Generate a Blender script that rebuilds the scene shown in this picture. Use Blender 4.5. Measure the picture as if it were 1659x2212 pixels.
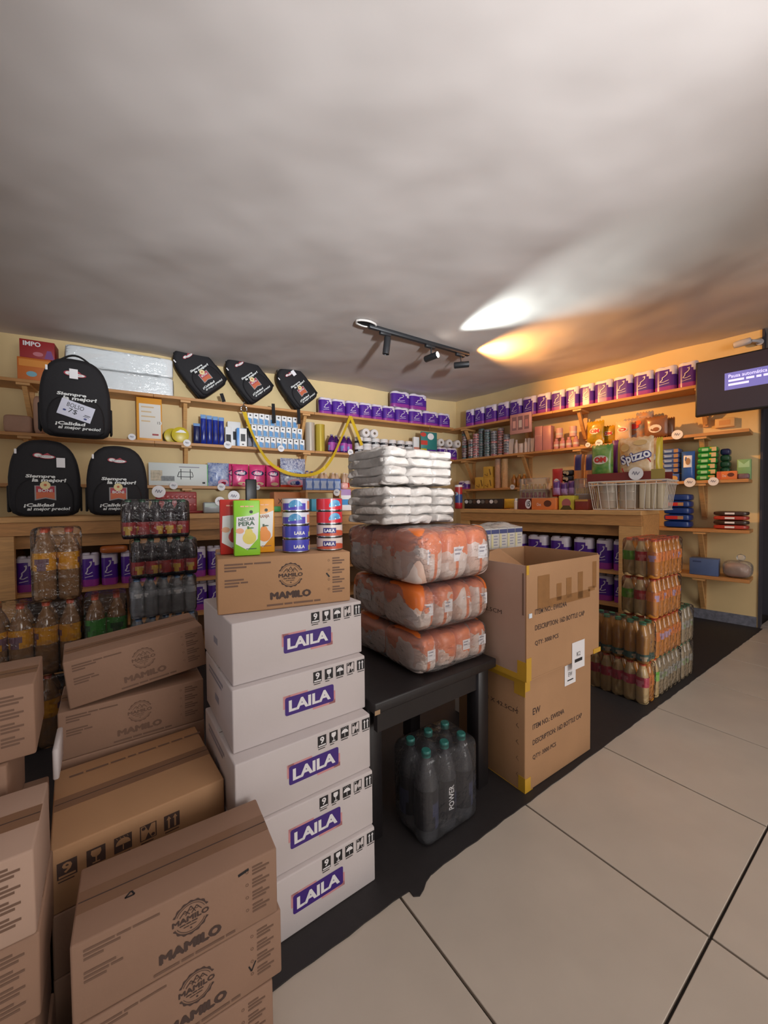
import bpy, bmesh, math, random
from mathutils import Vector, Matrix, Euler, noise
for o in list(bpy.data.objects): bpy.data.objects.remove(o)
SC = bpy.context.scene
COL = SC.collection
random.seed(7)
R_ = math.radians
# ------------------------------------------------------------------ camera
F, PIT, ROL, H = 845.0, R_(1.35), R_(-0.4), 1.15
def _rot(x, y, z):
    c, s = math.cos(ROL), math.sin(ROL); x, z = c*x - s*z, s*x + c*z
    c, s = math.cos(PIT), math.sin(PIT); return Vector((x, c*y + s*z, -s*y + c*z))
cd = bpy.data.cameras.new('camera'); cam = bpy.data.objects.new('camera', cd); COL.objects.link(cam)
X_, Y_, Z_ = _rot(1, 0, 0), _rot(0, 0, 1), -_rot(0, 1, 0)
cam.matrix_world = Matrix(((X_.x, Y_.x, Z_.x, 0), (X_.y, Y_.y, Z_.y, 0), (X_.z, Y_.z, Z_.z, H), (0, 0, 0, 1)))
cd.sensor_fit = 'VERTICAL'; cd.sensor_height = 24; cd.lens = F/2212*24; cd.clip_start = .02
SC.camera = cam
# ------------------------------------------------------------------ view, world, daylight
SC.view_settings.view_transform = 'Standard'; SC.view_settings.look = 'None'
SC.view_settings.exposure = 0.12; SC.view_settings.gamma = 1; SC.view_settings.use_curve_mapping = False
wd = bpy.data.worlds.new('daylight'); SC.world = wd; wd.use_nodes = True
wd.node_tree.nodes['Background'].inputs[0].default_value = (1, .91, .83, 1)
wd.node_tree.nodes['Background'].inputs[1].default_value = 0.37
def area(name, loc, target, sx, sy, power, col):
    l = bpy.data.lights.new(name, 'AREA'); l.shape = 'RECTANGLE'; l.size = sx; l.size_y = sy; l.energy = power; l.color = col
    o = bpy.data.objects.new(name, l); COL.objects.link(o); o.location = loc
    o.rotation_euler = (Vector(target)-Vector(loc)).to_track_quat('-Z', 'Y').to_euler(); return o
def spot(name, loc, target, power, col, ang, blend=.3, size=.02):
    l = bpy.data.lights.new(name, 'SPOT'); l.energy = power; l.color = col; l.spot_size = R_(ang); l.spot_blend = blend; l.shadow_soft_size = size
    o = bpy.data.objects.new(name, l); COL.objects.link(o); o.location = loc
    o.rotation_euler = (Vector(target)-Vector(loc)).to_track_quat('-Z', 'Y').to_euler(); return o
area('shopfront_daylight', (3.3, -1.8, 1.7), (.7, 2.2, .6), 2.4, 2.0, 68, (1, .96, .93))
area('side_cool_fill', (-2.7, -1.7, 1.2), (-.5, 1.2, .7), .8, .8, 4.5, (.62, .70, 1))  # added cool fill from an unseen source, tints the cartons' left sides
# ------------------------------------------------------------------ pixel rays onto real planes (1659 x 2212 frame)
def ray(px, py):
    return _rot((px-829.5)/F, 1.0, -(py-1106)/F)
EYE = Vector((0, 0, H))
def atz(px, py, z=0.0):
    r = ray(px, py); return EYE + r*((z-H)/r.z)
def aty(px, py, Y):
    r = ray(px, py); return EYE + r*(Y/r.y)
def onplane(px, py, P, n):
    r = ray(px, py); return EYE + r*((P-EYE).dot(n)/r.dot(n))
# ------------------------------------------------------------------ room frames
CORNER = Vector((1.109, 6.005, 0))
LD = Vector((math.sin(R_(60.3)), math.cos(R_(60.3)), 0)); LN = Vector((LD.y, -LD.x, 0))      # viewer's right along left wall, normal into room
RD = Vector((math.sin(R_(42)), -math.cos(R_(42)), 0)); RN = Vector((RD.y, -RD.x, 0))         # viewer's right along right wall
CEIL = 2.67
LRZ, RRZ = math.atan2(LD.y, LD.x), math.atan2(RD.y, RD.x)
FRZ = R_(35.2)
FD, FB = Vector((math.cos(FRZ), math.sin(FRZ), 0)), Vector((-math.sin(FRZ), math.cos(FRZ), 0))  # goods on the floor: right, back
def W(side, s, n, z):
    d, nn = (LD, LN) if side == 'L' else (RD, RN); return CORNER + d*s + nn*n + Vector((0, 0, z))
def sp(side, px, py, n):
    d, nn = (LD, LN) if side == 'L' else (RD, RN)
    p = onplane(px, py, CORNER + nn*n, nn); return (p-CORNER).dot(d), p.z
ORD = 'zeroth first second third fourth fifth sixth seventh eighth ninth tenth eleventh twelfth thirteenth fourteenth fifteenth sixteenth seventeenth eighteenth nineteenth twentieth twenty-first twenty-second twenty-third twenty-fourth twenty-fifth twenty-sixth twenty-seventh twenty-eighth'.split()
# ------------------------------------------------------------------ materials
MATS = {}
def lin(c): 
    return tuple(((v/255)/12.92 if v/255 <= .04045 else ((v/255+.055)/1.055)**2.4) for v in c)
def mat(name, c, rough=.55, metal=0, var=0, scale=20, bump=0, bscale=None, stretch=None, c2=None, emit=0, spec=.5, coat=0, trans=0, detail=4, distort=0):
    if name in MATS: return MATS[name]
    m = bpy.data.materials.new(name); m.use_nodes = True; nt = m.node_tree; b = nt.nodes['Principled BSDF']
    col = lin(c) + (1,)
    b.inputs['Base Color'].default_value = col; b.inputs['Roughness'].default_value = rough; b.inputs['Metallic'].default_value = metal
    b.inputs['Specular IOR Level'].default_value = spec; b.inputs['Coat Weight'].default_value = coat; b.inputs['Transmission Weight'].default_value = trans
    if emit: b.inputs['Emission Color'].default_value = col; b.inputs['Emission Strength'].default_value = emit
    if var or bump or c2:
        tc = nt.nodes.new('ShaderNodeTexCoord'); mp = nt.nodes.new('ShaderNodeMapping'); nt.links.new(tc.outputs['Object'], mp.inputs[0])
        if stretch: mp.inputs['Scale'].default_value = stretch
    if var or c2:
        n = nt.nodes.new('ShaderNodeTexNoise'); n.inputs['Scale'].default_value = scale; n.inputs['Detail'].default_value = detail; n.inputs['Distortion'].default_value = distort
        nt.links.new(mp.outputs[0], n.inputs['Vector'])
        r = nt.nodes.new('ShaderNodeValToRGB'); r.color_ramp.elements[0].position = .3; r.color_ramp.elements[1].position = .7
        a = lin(c2) if c2 else tuple(v*(1-var) for v in col[:3]); d = col[:3] if c2 else tuple(min(1, v*(1+var)) for v in col[:3])
        r.color_ramp.elements[0].color = a + (1,); r.color_ramp.elements[1].color = d + (1,)
        nt.links.new(n.outputs['Fac'], r.inputs[0]); nt.links.new(r.outputs[0], b.inputs['Base Color'])
    if bump:
        n2 = nt.nodes.new('ShaderNodeTexNoise'); n2.inputs['Scale'].default_value = bscale or scale; n2.inputs['Detail'].default_value = 5; nt.links.new(mp.outputs[0], n2.inputs['Vector'])
        bp = nt.nodes.new('ShaderNodeBump'); bp.inputs['Strength'].default_value = bump; bp.inputs['Distance'].default_value = .01
        nt.links.new(n2.outputs['Fac'], bp.inputs['Height']); nt.links.new(bp.outputs[0], b.inputs['Normal'])
    MATS[name] = m; return m
def film(name, clear=.85, tint=(235, 238, 240), rough=.12, bump=.5, bscale=18, stretch=None, gain=.8):
    if name in MATS: return MATS[name]
    m = bpy.data.materials.new(name); m.use_nodes = True; nt = m.node_tree
    for n in list(nt.nodes): nt.nodes.remove(n)
    N = nt.nodes.new; out = N('ShaderNodeOutputMaterial'); mix = N('ShaderNodeMixShader'); m1 = N('ShaderNodeMixShader'); tr = N('ShaderNodeBsdfTransparent'); df = N('ShaderNodeBsdfDiffuse'); gl = N('ShaderNodeBsdfGlossy')
    df.inputs[0].default_value = lin(tint)+(1,); gl.inputs['Roughness'].default_value = rough; m1.inputs[0].default_value = 1-clear
    tc = N('ShaderNodeTexCoord'); mp = N('ShaderNodeMapping'); nt.links.new(tc.outputs['Object'], mp.inputs[0])
    if stretch: mp.inputs['Scale'].default_value = stretch
    n2 = N('ShaderNodeTexNoise'); n2.inputs['Scale'].default_value = bscale; n2.inputs['Detail'].default_value = 3; nt.links.new(mp.outputs[0], n2.inputs['Vector'])
    bp = N('ShaderNodeBump'); bp.inputs['Strength'].default_value = bump; bp.inputs['Distance'].default_value = .02; nt.links.new(n2.outputs['Fac'], bp.inputs['Height'])
    fr = N('ShaderNodeFresnel'); fr.inputs[0].default_value = 1.5; nt.links.new(bp.outputs[0], fr.inputs['Normal']); nt.links.new(bp.outputs[0], gl.inputs['Normal'])
    ma = N('ShaderNodeMath'); ma.operation = 'MULTIPLY_ADD'; ma.inputs[1].default_value = gain; ma.inputs[2].default_value = .0; ma.use_clamp = True; nt.links.new(fr.outputs[0], ma.inputs[0])
    nt.links.new(tr.outputs[0], m1.inputs[1]); nt.links.new(df.outputs[0], m1.inputs[2]); nt.links.new(ma.outputs[0], mix.inputs[0]); nt.links.new(m1.outputs[0], mix.inputs[1]); nt.links.new(gl.outputs[0], mix.inputs[2]); nt.links.new(mix.outputs[0], out.inputs[0])
    MATS[name] = m; return m
# ------------------------------------------------------------------ mesh builder
_TXT = {}
def text_geo(s, bold=0.0):
    k = (s, bold)
    if k not in _TXT:
        cu = bpy.data.curves.new('t', 'FONT'); cu.body = s; cu.size = 1; cu.offset = bold; cu.resolution_u = 2
        o = bpy.data.objects.new('t', cu); me = bpy.data.meshes.new_from_object(o)
        vs = [tuple(v.co) for v in me.vertices]; fs = [tuple(p.vertices) for p in me.polygons]
        bpy.data.objects.remove(o); bpy.data.curves.remove(cu); bpy.data.meshes.remove(me)
        xs = [v[0] for v in vs] or [0]; ys = [v[1] for v in vs] or [0]
        x0, x1, y0, y1 = min(xs), max(xs), min(ys), max(ys); w, h = max(x1-x0, 1e-6), max(y1-y0, 1e-6)
        _TXT[k] = ([((v[0]-x0)/w, (v[1]-y0)/h) for v in vs], fs, w/h)
    return _TXT[k]
class MB:
    def __init__(s): s.v, s.f, s.m, s.s = [], [], [], []
    def add(s, vs, fs, m=0, smooth=False, T=None):
        k = len(s.v)
        s.v += [tuple(T @ Vector(v)) for v in vs] if T is not None else [tuple(v) for v in vs]
        for i, f in enumerate(fs):
            s.f.append([k+j for j in f]); s.m.append(m[i] if isinstance(m, list) else m); s.s.append(smooth)
        return s
    def box(s, x0, y0, z0, x1, y1, z1, m=0, T=None):
        vs = [(x, y, z) for z in (z0, z1) for y in (y0, y1) for x in (x0, x1)]
        return s.add(vs, [(0, 2, 3, 1), (4, 5, 7, 6), (0, 1, 5, 4), (2, 6, 7, 3), (0, 4, 6, 2), (1, 3, 7, 5)], m, False, T)
    def rbox(s, x0, y0, z0, x1, y1, z1, r=.005, seg=2, m=0, T=None, smooth=True):
        bm = bmesh.new(); bmesh.ops.create_cube(bm, size=1)
        bmesh.ops.scale(bm, vec=(x1-x0, y1-y0, z1-z0), verts=bm.verts); bmesh.ops.translate(bm, vec=((x0+x1)/2, (y0+y1)/2, (z0+z1)/2), verts=bm.verts)
        bmesh.ops.bevel(bm, geom=bm.edges[:], offset=r, segments=seg, affect='EDGES', profile=.5); bm.verts.index_update()
        vs = [tuple(v.co) for v in bm.verts]; fs = [[v.index for v in f.verts] for f in bm.faces]; bm.free()
        return s.add(vs, fs, m, smooth, T)
    def lathe(s, prof, seg=16, m=0, T=None, smooth=True, cap=True):
        vs, fs, ms = [], [], []
        for p in prof:
            for j in range(seg):
                a = 2*math.pi*j/seg; vs.append((p[0]*math.cos(a), p[0]*math.sin(a), p[1]))
        for i in range(len(prof)-1):
            for j in range(seg):
                k = (j+1) % seg; fs.append((i*seg+j, i*seg+k, (i+1)*seg+k, (i+1)*seg+j)); ms.append(prof[i][2] if len(prof[i]) > 2 else m)
        if cap:
            fs.append(tuple(reversed(range(seg)))); ms.append(ms[0]); n = (len(prof)-1)*seg; fs.append(tuple(range(n, n+seg))); ms.append(prof[-1][2] if len(prof[-1]) > 2 else m)
        return s.add(vs, fs, ms, smooth, T)
    def tube(s, pts, r, seg=8, m=0, T=None, flat=1.0, closed=False):
        pts = [Vector(p) for p in pts]; vs, fs = [], []; n = len(pts)
        for i, p in enumerate(pts):
            d = (pts[(i+1) % n]-pts[i-1]) if closed else (pts[min(i+1, n-1)]-pts[max(i-1, 0)])
            d.normalize(); up = Vector((0, 0, 1)) if abs(d.z) < .95 else Vector((0, 1, 0)); a = d.cross(up).normalized(); b = a.cross(d)
            for j in range(seg):
                t = 2*math.pi*j/seg; vs.append(p + a*math.cos(t)*r + b*math.sin(t)*r*flat)
        for i in range(n if closed else n-1):
            for j in range(seg):
                k = (j+1) % seg; i2 = (i+1) % n; fs.append((i*seg+j, i*seg+k, i2*seg+k, i2*seg+j))
        if not closed: fs.append(tuple(reversed(range(seg)))); fs.append(tuple(range((n-1)*seg, n*seg)))
        return s.add(vs, fs, m, True, T)
    def band(s, pts, nrm, w, th=.002, m=0, T=None):     # flat strap along pts, wide across, thin along its normal
        pts = [Vector(p) for p in pts]; vs, fs = [], []; n = len(pts)
        for i, p in enumerate(pts):
            d = (pts[min(i+1, n-1)]-pts[max(i-1, 0)]).normalized(); nn = Vector(nrm if not callable(nrm) else nrm(i/(n-1))); a = d.cross(nn).normalized()*w/2; b = nn.normalized()*th/2
            vs += [p-a-b, p+a-b, p+a+b, p-a+b]
        for i in range(n-1):
            for j in range(4):
                k = (j+1) % 4; fs.append((i*4+j, i*4+k, (i+1)*4+k, (i+1)*4+j))
        fs += [(3, 2, 1, 0), tuple(range((n-1)*4, n*4))]
        return s.add(vs, fs, m, False, T)
    # ---- flat print on a face: x to the right, z up, facing -y
    def poly(s, pts, y=0, m=0, warp=None, T=None):
        w = warp or (lambda x, z: (x, y, z)); return s.add([w(*p) for p in pts], [tuple(range(len(pts)))], m, False, T)
    def rect(s, x0, z0, x1, z1, y=0, m=0, warp=None, T=None, n=1):
        for i in range(n):
            a, b = x0+(x1-x0)*i/n, x0+(x1-x0)*(i+1)/n; s.poly([(a, z0), (b, z0), (b, z1), (a, z1)], y, m, warp, T)
        return s
    def disc(s, x, z, rx, rz=None, y=0, m=0, n=20, warp=None, T=None):
        rz = rz or rx; return s.poly([(x+rx*math.cos(6.2832*i/n), z+rz*math.sin(6.2832*i/n)) for i in range(n)], y, m, warp, T)
    def arc(s, x, z, r0, r1, a0, a1, y=0, m=0, n=20, wav=0, waves=8, warp=None, T=None):
        for i in range(n):
            p = []
            for r, k in ((r0, 0), (r1, 1), (r1, 1), (r0, 0)):
                a = R_(a0+(a1-a0)*((i+1) if len(p) in (2, 3) else i)/n); rr = r + (wav*math.cos(a*waves) if k else 0)
                p.append((x+rr*math.cos(a), z+rr*math.sin(a)))
            s.poly([p[0], p[1], p[2], p[3]], y, m, warp, T)
        return s
    def line(s, pts, wd, y=0, m=0, warp=None, T=None):
        for (a, b), (c, d) in zip(pts, pts[1:]):
            L = math.hypot(c-a, d-b) or 1; nx, nz = -(d-b)/L*wd/2, (c-a)/L*wd/2
            s.poly([(a-nx, b-nz), (c-nx, d-nz), (c+nx, d+nz), (a+nx, b+nz)], y, m, warp, T)
        return s
    def text(s, t, x, z, h, y=0, m=0, w=None, bold=.0, rot=0, shear=0, align='c', warp=None, T=None):
        vs, fs, asp = text_geo(t, bold); w = w or asp*h; wf = warp or (lambda a, b: (a, y, b)); c, sn = math.cos(R_(rot)), math.sin(R_(rot)); out = []
        off = {'c': -.5, 'l': 0, 'r': -1}[align]
        for (u, v) in vs:
            a, b = (u+off)*w + shear*(v-.5)*h, (v-.5)*h; out.append(wf(x+a*c-b*sn, z+a*sn+b*c))
        return s.add(out, fs, m, False, T)
    def bars(s, x, z, rows, h, gap, y=0, m=0, slope=0, warp=None):   # unreadable small print
        for i, row in enumerate(rows):
            cx = x
            for k, wd in enumerate(row):
                s.rect(cx, z-i*gap-h, cx+wd, z-i*gap, y, m, warp); cx += wd+h*.7
        return s
    def mesh(s, name, mats):
        me = bpy.data.meshes.new(name); me.from_pydata(s.v, [], s.f)
        for m in (mats if isinstance(mats, (list, tuple)) else [mats]): me.materials.append(m)
        me.polygons.foreach_set('material_index', s.m); me.polygons.foreach_set('use_smooth', s.s); me.update()
        if any(s.s): me.set_sharp_from_angle(angle=R_(48))
        return me
    def build(s, name, mats, parent=None, loc=None, rz=0):
        return inst(name, s.mesh(name, mats), parent, loc, rz)
def inst(name, me, parent=None, loc=None, rz=0):
    o = bpy.data.objects.new(name, me); COL.objects.link(o)
    if parent is not None: o.parent = parent
    if loc is not None: o.location = loc
    if rz: o.rotation_euler = (0, 0, rz) if not isinstance(rz, (tuple, list, Euler)) else rz
    return o
def tag(o, label, cat, group=None):
    o['label'] = label; o['category'] = cat
    if group: o['group'] = group
    return o
def thing(name, label, cat, loc=(0, 0, 0), rz=0, group=None):
    o = inst(name, None, None, loc, rz); o.empty_display_size = .05; return tag(o, label, cat, group)
def struct(o): o['kind'] = 'structure'; return o
def dup(o, loc=None, rz=None, label=None, group=None, parent=None):
    c = o.copy(); COL.objects.link(c)
    if parent is not None: c.parent = parent
    if loc is not None: c.location = loc
    if rz is not None: c.rotation_euler = (0, 0, rz) if not isinstance(rz, (tuple, list, Euler)) else rz
    if label: c['label'] = label
    if group: c['group'] = group
    for ch in o.children: dup(ch, parent=c)
    return c
def sellip(w, d, h, e=.35, nu=20, nv=10, wob=0, seed=0):    # rounded block standing on z=0, centred in x and y
    vs, fs = [], []
    sg = lambda v, p: math.copysign(abs(v)**p, v)
    for i in range(nv+1):
        b = -math.pi/2 + math.pi*i/nv
        for j in range(nu):
            a = 2*math.pi*j/nu; x, y, z = sg(math.cos(b), e)*sg(math.cos(a), e)*w/2, sg(math.cos(b), e)*sg(math.sin(a), e)*d/2, (sg(math.sin(b), e)+1)*h/2
            if wob:
                n = noise.noise(Vector((x*9+seed*3.1, y*9, z*9)))*wob; x += n*(1 if x > 0 else -1); y += n*(1 if y > 0 else -1)
            vs.append((x, y, z))
    for i in range(nv):
        for j in range(nu):
            k = (j+1) % nu; fs.append((i*nu+j, i*nu+k, (i+1)*nu+k, (i+1)*nu+j))
    return vs, fs
# ------------------------------------------------------------------ shared materials
WALLM = mat('cream_wall_paint', (224, 199, 148), .8, var=.04, scale=3, bump=.08, bscale=60)
PINE = mat('pine_wood', (192, 138, 82), .5, var=.16, scale=4, stretch=(1.5, 12, 12), bump=.05, bscale=30, distort=1.5)
PINE_D = mat('pine_wood_edge', (206, 156, 98), .5, var=.14, scale=4, stretch=(1.5, 14, 14), distort=1.5)
CARD = mat('brown_cardboard', (152, 119, 98), .75, var=.05, scale=6, bump=.04, bscale=120)
CARD2 = mat('tan_cardboard', (178, 136, 98), .72, var=.05, scale=5, bump=.04, bscale=120)
CARDP = mat('pale_cardboard', (182, 152, 134), .75, var=.04, scale=5)
TAPEB = mat('brown_packing_tape', (134, 100, 76), .3, var=.06, scale=8)
INK = mat('dark_brown_ink', (76, 58, 52), .7); INKL = mat('faded_brown_ink', (116, 88, 72), .75)
BLK = mat('black_ink', (34, 32, 34), .6)
WCARD = mat('white_carton', (208, 199, 198), .6, var=.025, scale=5, bump=.03, bscale=90)
VIO = mat('violet_ink', (68, 40, 128), .45); PINK_I = mat('pink_ink', (214, 150, 152), .6)
WHITE = mat('white_plastic', (235, 235, 235), .4); PAPER = mat('white_paper', (236, 234, 236), .7)
GREYI = mat('grey_ink', (150, 148, 160), .7)
BLACKP = mat('black_plastic', (22, 22, 24), .4); DGREY = mat('dark_grey_metal', (40, 41, 44), .45)
STEEL = mat('steel', (190, 192, 194), .22, metal=1)
# ------------------------------------------------------------------ floor, mat
fl = MB()
def FP(a, b, z=0): return FD*a + FB*b + Vector((0, 0, z))
A0, B0, TS, G = 1.275, .329, .6, .0035
cs = [FP(-4.5, -4.5), FP(7.5, -4.5), FP(7.5, 6.2), FP(-4.5, 6.2)]
fl.add([(p.x, p.y, -.012) for p in cs]+[(p.x, p.y, -.06) for p in cs], [(0, 1, 2, 3), (7, 6, 5, 4), (0, 4, 5, 1), (1, 5, 6, 2), (2, 6, 7, 3), (3, 7, 4, 0)])
floor = struct(fl.build('floor', mat('dark_grout', (52, 46, 42), .9)))
TILE = mat('beige_stoneware', (196, 184, 170), .34, var=.05, scale=5, bump=.015, bscale=25, detail=8)
tm = MB().rbox(G, G, -.012, TS-G, TS-G, 0, .0012, 1, smooth=False).mesh('tile', TILE)
for i in range(-5, 10):
    for j in range(-6, 1):
        p = FP(A0+TS*i, B0+TS*j); inst('tile', tm, floor, p, FRZ + math.pi*random.choice((0, 0)))
RUB = mat('black_rubber', (40, 36, 37), .62, var=.08, scale=30, bump=.05, bscale=160)
ed = [FP(a, .886 + .0012*math.sin(a*23)+.0012*math.sin(a*61)) for a in [-3+i*.05 for i in range(156)]]
edge = ed + [W('R', 3.35, .02, 0), W('R', .02, .03, 0), W('L', -5.6, .03, 0)]
mt = MB(); n = len(edge)
mt.add([(p.x, p.y, .004) for p in edge]+[(p.x, p.y, .0003) for p in edge], [tuple(range(n))]+[(i, i+n, (i+1) % n+n, (i+1) % n) for i in range(n)])
bl = [(atz(x, y).x, atz(x, y).y) for x, y in ((930, 1893), (921, 1906), (916, 1922), (907, 1937), (893, 1938), (884, 1926), (889, 1912), (900, 1905))]
mt.add([(x, y, .0045) for x, y in bl]+[(x, y, .0003) for x, y in bl], [tuple(reversed(range(8)))]+[(i, (i+1) % 8, (i+1) % 8+8, i+8) for i in range(8)])
tag(mt.build('floor_mat', RUB), 'black rubber mat strip covering the floor under the stacked goods', 'mat')
# ------------------------------------------------------------------ ceiling and walls
CEM = mat('ceiling_plaster', (206, 196, 190), .9, var=.03, scale=1.3, bump=.3, bscale=1.5, detail=8, stretch=(1.0, 1.25, 1))
for n_ in CEM.node_tree.nodes:
    if n_.type == 'BUMP': n_.inputs['Distance'].default_value = .035; n_.inputs['Height'].links[0].from_node.inputs['Detail'].default_value = 2.2
cb = MB(); NX, NY = 200, 180; vs = []; fs = []
for j in range(NY+1):
    for i in range(NX+1):
        x, y = -6.4+12.6*i/NX, -3.2+10.2*j/NY; v = Vector((x*.8, y*.8+x*.35, 1.7))
        dz = .024*noise.noise(v*1.0) + .014*noise.noise(v*2.3) + .006*noise.noise(v*5.1) + .002*noise.noise(v*11)
        vs.append((x, y, CEIL+dz))
for j in range(NY):
    for i in range(NX):
        a = j*(NX+1)+i; fs.append((a, a+NX+1, a+NX+2, a+1))
cb.add(vs, fs, 0, True)
ceiling = struct(cb.build('ceiling', CEM))
def wall(name, side, s0, s1, th=.16, z1=CEIL+.06):
    b = MB(); p = [W(side, s0, 0, 0), W(side, s1, 0, 0), W(side, s1, -th, 0), W(side, s0, -th, 0)]
    b.add([(q.x, q.y, z) for z in (-.012, z1) for q in p], [(0, 1, 5, 4), (1, 2, 6, 5), (2, 3, 7, 6), (3, 0, 4, 7), (4, 5, 6, 7), (3, 2, 1, 0)]); return struct(b.build(name, WALLM))
wall('wall_left', 'L', -6.6, .1); wall('wall_right', 'R', 0, 3.369)
b = MB(); DARKW = mat('dark_passage_shade', (58, 56, 66), .6, var=.08, scale=4)  # dark colour holds the shade of the unlit room beyond the wall end
e1 = W('R', 3.369, 0, 0); q = [0, e1 - RN*.66 - RD*1.6, e1 - RN*.66 + RD*3.2]
for a, c in ((q[1], q[2]),):
    b.add([(a.x, a.y, -.012), (c.x, c.y, -.012), (c.x, c.y, CEIL+.06), (a.x, a.y, CEIL+.06)], [(0, 1, 2, 3)])
    b.add([(a.x-RN.x*.1, a.y-RN.y*.1, -.012), (c.x-RN.x*.1, c.y-RN.y*.1, -.012), (c.x-RN.x*.1, c.y-RN.y*.1, CEIL+.06), (a.x-RN.x*.1, a.y-RN.y*.1, CEIL+.06)], [(3, 2, 1, 0)])
struct(b.build('wall_passage', DARKW))
b = MB(); b.add([tuple(W('R', 3.3692, .012, -.012)), tuple(W('R', 3.3692, -.16, -.012)), tuple(W('R', 3.3692, -.16, CEIL)), tuple(W('R', 3.3692, .012, CEIL)),
                 tuple(W('R', 3.385, .012, -.012)), tuple(W('R', 3.385, -.16, -.012)), tuple(W('R', 3.385, -.16, CEIL)), tuple(W('R', 3.385, .012, CEIL))],
                [(4, 5, 6, 7), (0, 4, 7, 3), (1, 2, 6, 5), (3, 7, 6, 2), (3, 2, 1, 0)])
struct(b.build('trim_1', DARKW))
bb = MB(); BBM = mat('grey_marbled_tile', (120, 122, 134), .35, var=.3, scale=30, detail=8)
for i in range(6):
    s0 = .02+i*.56; p0 = [W('R', s0, n_, 0) for n_ in (0, .012)] + [W('R', min(s0+.555, 3.36), n_, 0) for n_ in (.012, 0)]
    bb.add([(q.x, q.y, z) for z in (0, .095) for q in p0], [(3, 2, 1, 0), (4, 5, 6, 7), (0, 1, 5, 4), (1, 2, 6, 5), (2, 3, 7, 6), (3, 0, 4, 7)])
struct(bb.build('baseboard_right', BBM))
# ------------------------------------------------------------------ track light
TR0, TR1 = atz(797, 700, 2.655), atz(1012, 762, 2.655)
td = (TR1-TR0).normalized(); trz = math.atan2(td.y, td.x); TL = (TR1-TR0).length
tr = thing('track_light', 'black ceiling track light with three swivelling spot heads', 'light', (TR0.x, TR0.y, 2.64), trz)
b = MB().rbox(0, -.017, -.02, TL, .017, .015, .003, 1); b.build('rail', DGREY, tr)
def head(t, aim, nm, lit=None):
    h = MB(); base = Vector((TL*t, 0, -.02)); h.rbox(base.x-.09, -.016, -.045, base.x+.02, .016, -.018, .003, 1)
    h.tube([(base.x-.02, 0, -.04), (base.x-.02, 0, -.10)], .007, 8)
    o = h.build('adapter', DGREY, tr)
    loc_aim = Matrix.Rotation(-trz, 3, 'Z') @ Vector(aim); q_ = loc_aim.to_track_quat('Z', 'Y').to_matrix().to_4x4()
    T = Matrix.Translation((base.x-.02, 0, -.125)) @ q_
    c = MB().lathe([(.026, -.07), (.03, -.065), (.03, .075), (.027, .075), (.024, .06)], 20, T=T); co = c.build('spot_head', DGREY, tr)
    fc = MB().lathe([(.0235, .0605), (.0235, .066)], 20, T=T)
    fc.build('lens', mat('lamp_lens_'+nm, (255, 250, 240) if lit else (60, 60, 64), .2, emit=lit or 0), co)
    M = Matrix.Translation((TR0.x, TR0.y, 2.64)) @ Matrix.Rotation(trz, 4, 'Z') @ T
    return M @ Vector((0, 0, .085)), M @ Vector((0, 0, 1.085))
head(.17, (-.12, .05, -1), 'off')
p, d = head(.60, (.72, -.66, .06), 'cool', 40)
spot('track_spot_cool', p, d, 200, (.84, .98, .97), 54, .9, .025)
p, d = head(.93, (.99, -.08, .06), 'warm', 12)
spot('track_spot_warm', p, d, 175, (1, .47, .13), 112, .9, .025)
b = MB(); rr = random.Random(3)
c0 = Vector((TR0.x, TR0.y, 0)) - td*.03
pr = [(c0.x+td.x*.085*math.cos(6.283*i/18)*(1+.15*rr.random())-td.y*.05*math.sin(6.283*i/18), c0.y+td.y*.085*math.cos(6.283*i/18)+td.x*.05*math.sin(6.283*i/18), 2.652) for i in range(18)]
b.add(pr, [tuple(range(18))]); b.build('hole_shade', mat('hole_dark', (12, 10, 10), 1), ceiling)  # flat dark disc painted as the shaded inside of a hole
MB().tube(pr, .009, 6, closed=True).build('hole_rim', mat('broken_plaster', (225, 220, 214), .95, bump=.4, bscale=80), ceiling)
# unseen spot added behind the camera to brighten the ceiling plaster
FILLP = Vector((1.55, -1.9, 1.30))
spot('ceiling_fill', FILLP, (.15, 1.85, 2.67), 1350, (.90, .95, 1), 54, 1.0, .15)
# ------------------------------------------------------------------ CCTV camera on the wall end
cp = W('R', 3.25, .081, 2.56)
cc = thing('security_camera', 'white bullet security camera on the wall above the television', 'camera', cp, RRZ); cc.scale = (.8, .8, .8)
WM = mat('white_painted_metal', (205, 203, 208), .35)
T = Matrix.Rotation(R_(-96), 4, 'Y') @ Matrix.Rotation(0, 4, 'Z')
MB().lathe([(.024, -.07), (.034, -.06), (.038, .0), (.037, .05), (.033, .075), (.03, .08)], 18, T=T).build('housing', WM, cc)
MB().lathe([(.022, .08), (.02, .083)], 18, T=T).build('lens', BLACKP, cc)
MB().tube([(.07, 0, 0), (.11, .02, -.01), (.13, .08, -.01)], .016, 10).build('arm', WM, cc)
MB().lathe([(.034, 0), (.034, .018), (.028, .022)], 18, T=Matrix.Translation((.13, .098, -.01)) @ Matrix.Rotation(R_(90), 4, 'X')).build('wall_plate', WM, cc)
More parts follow.
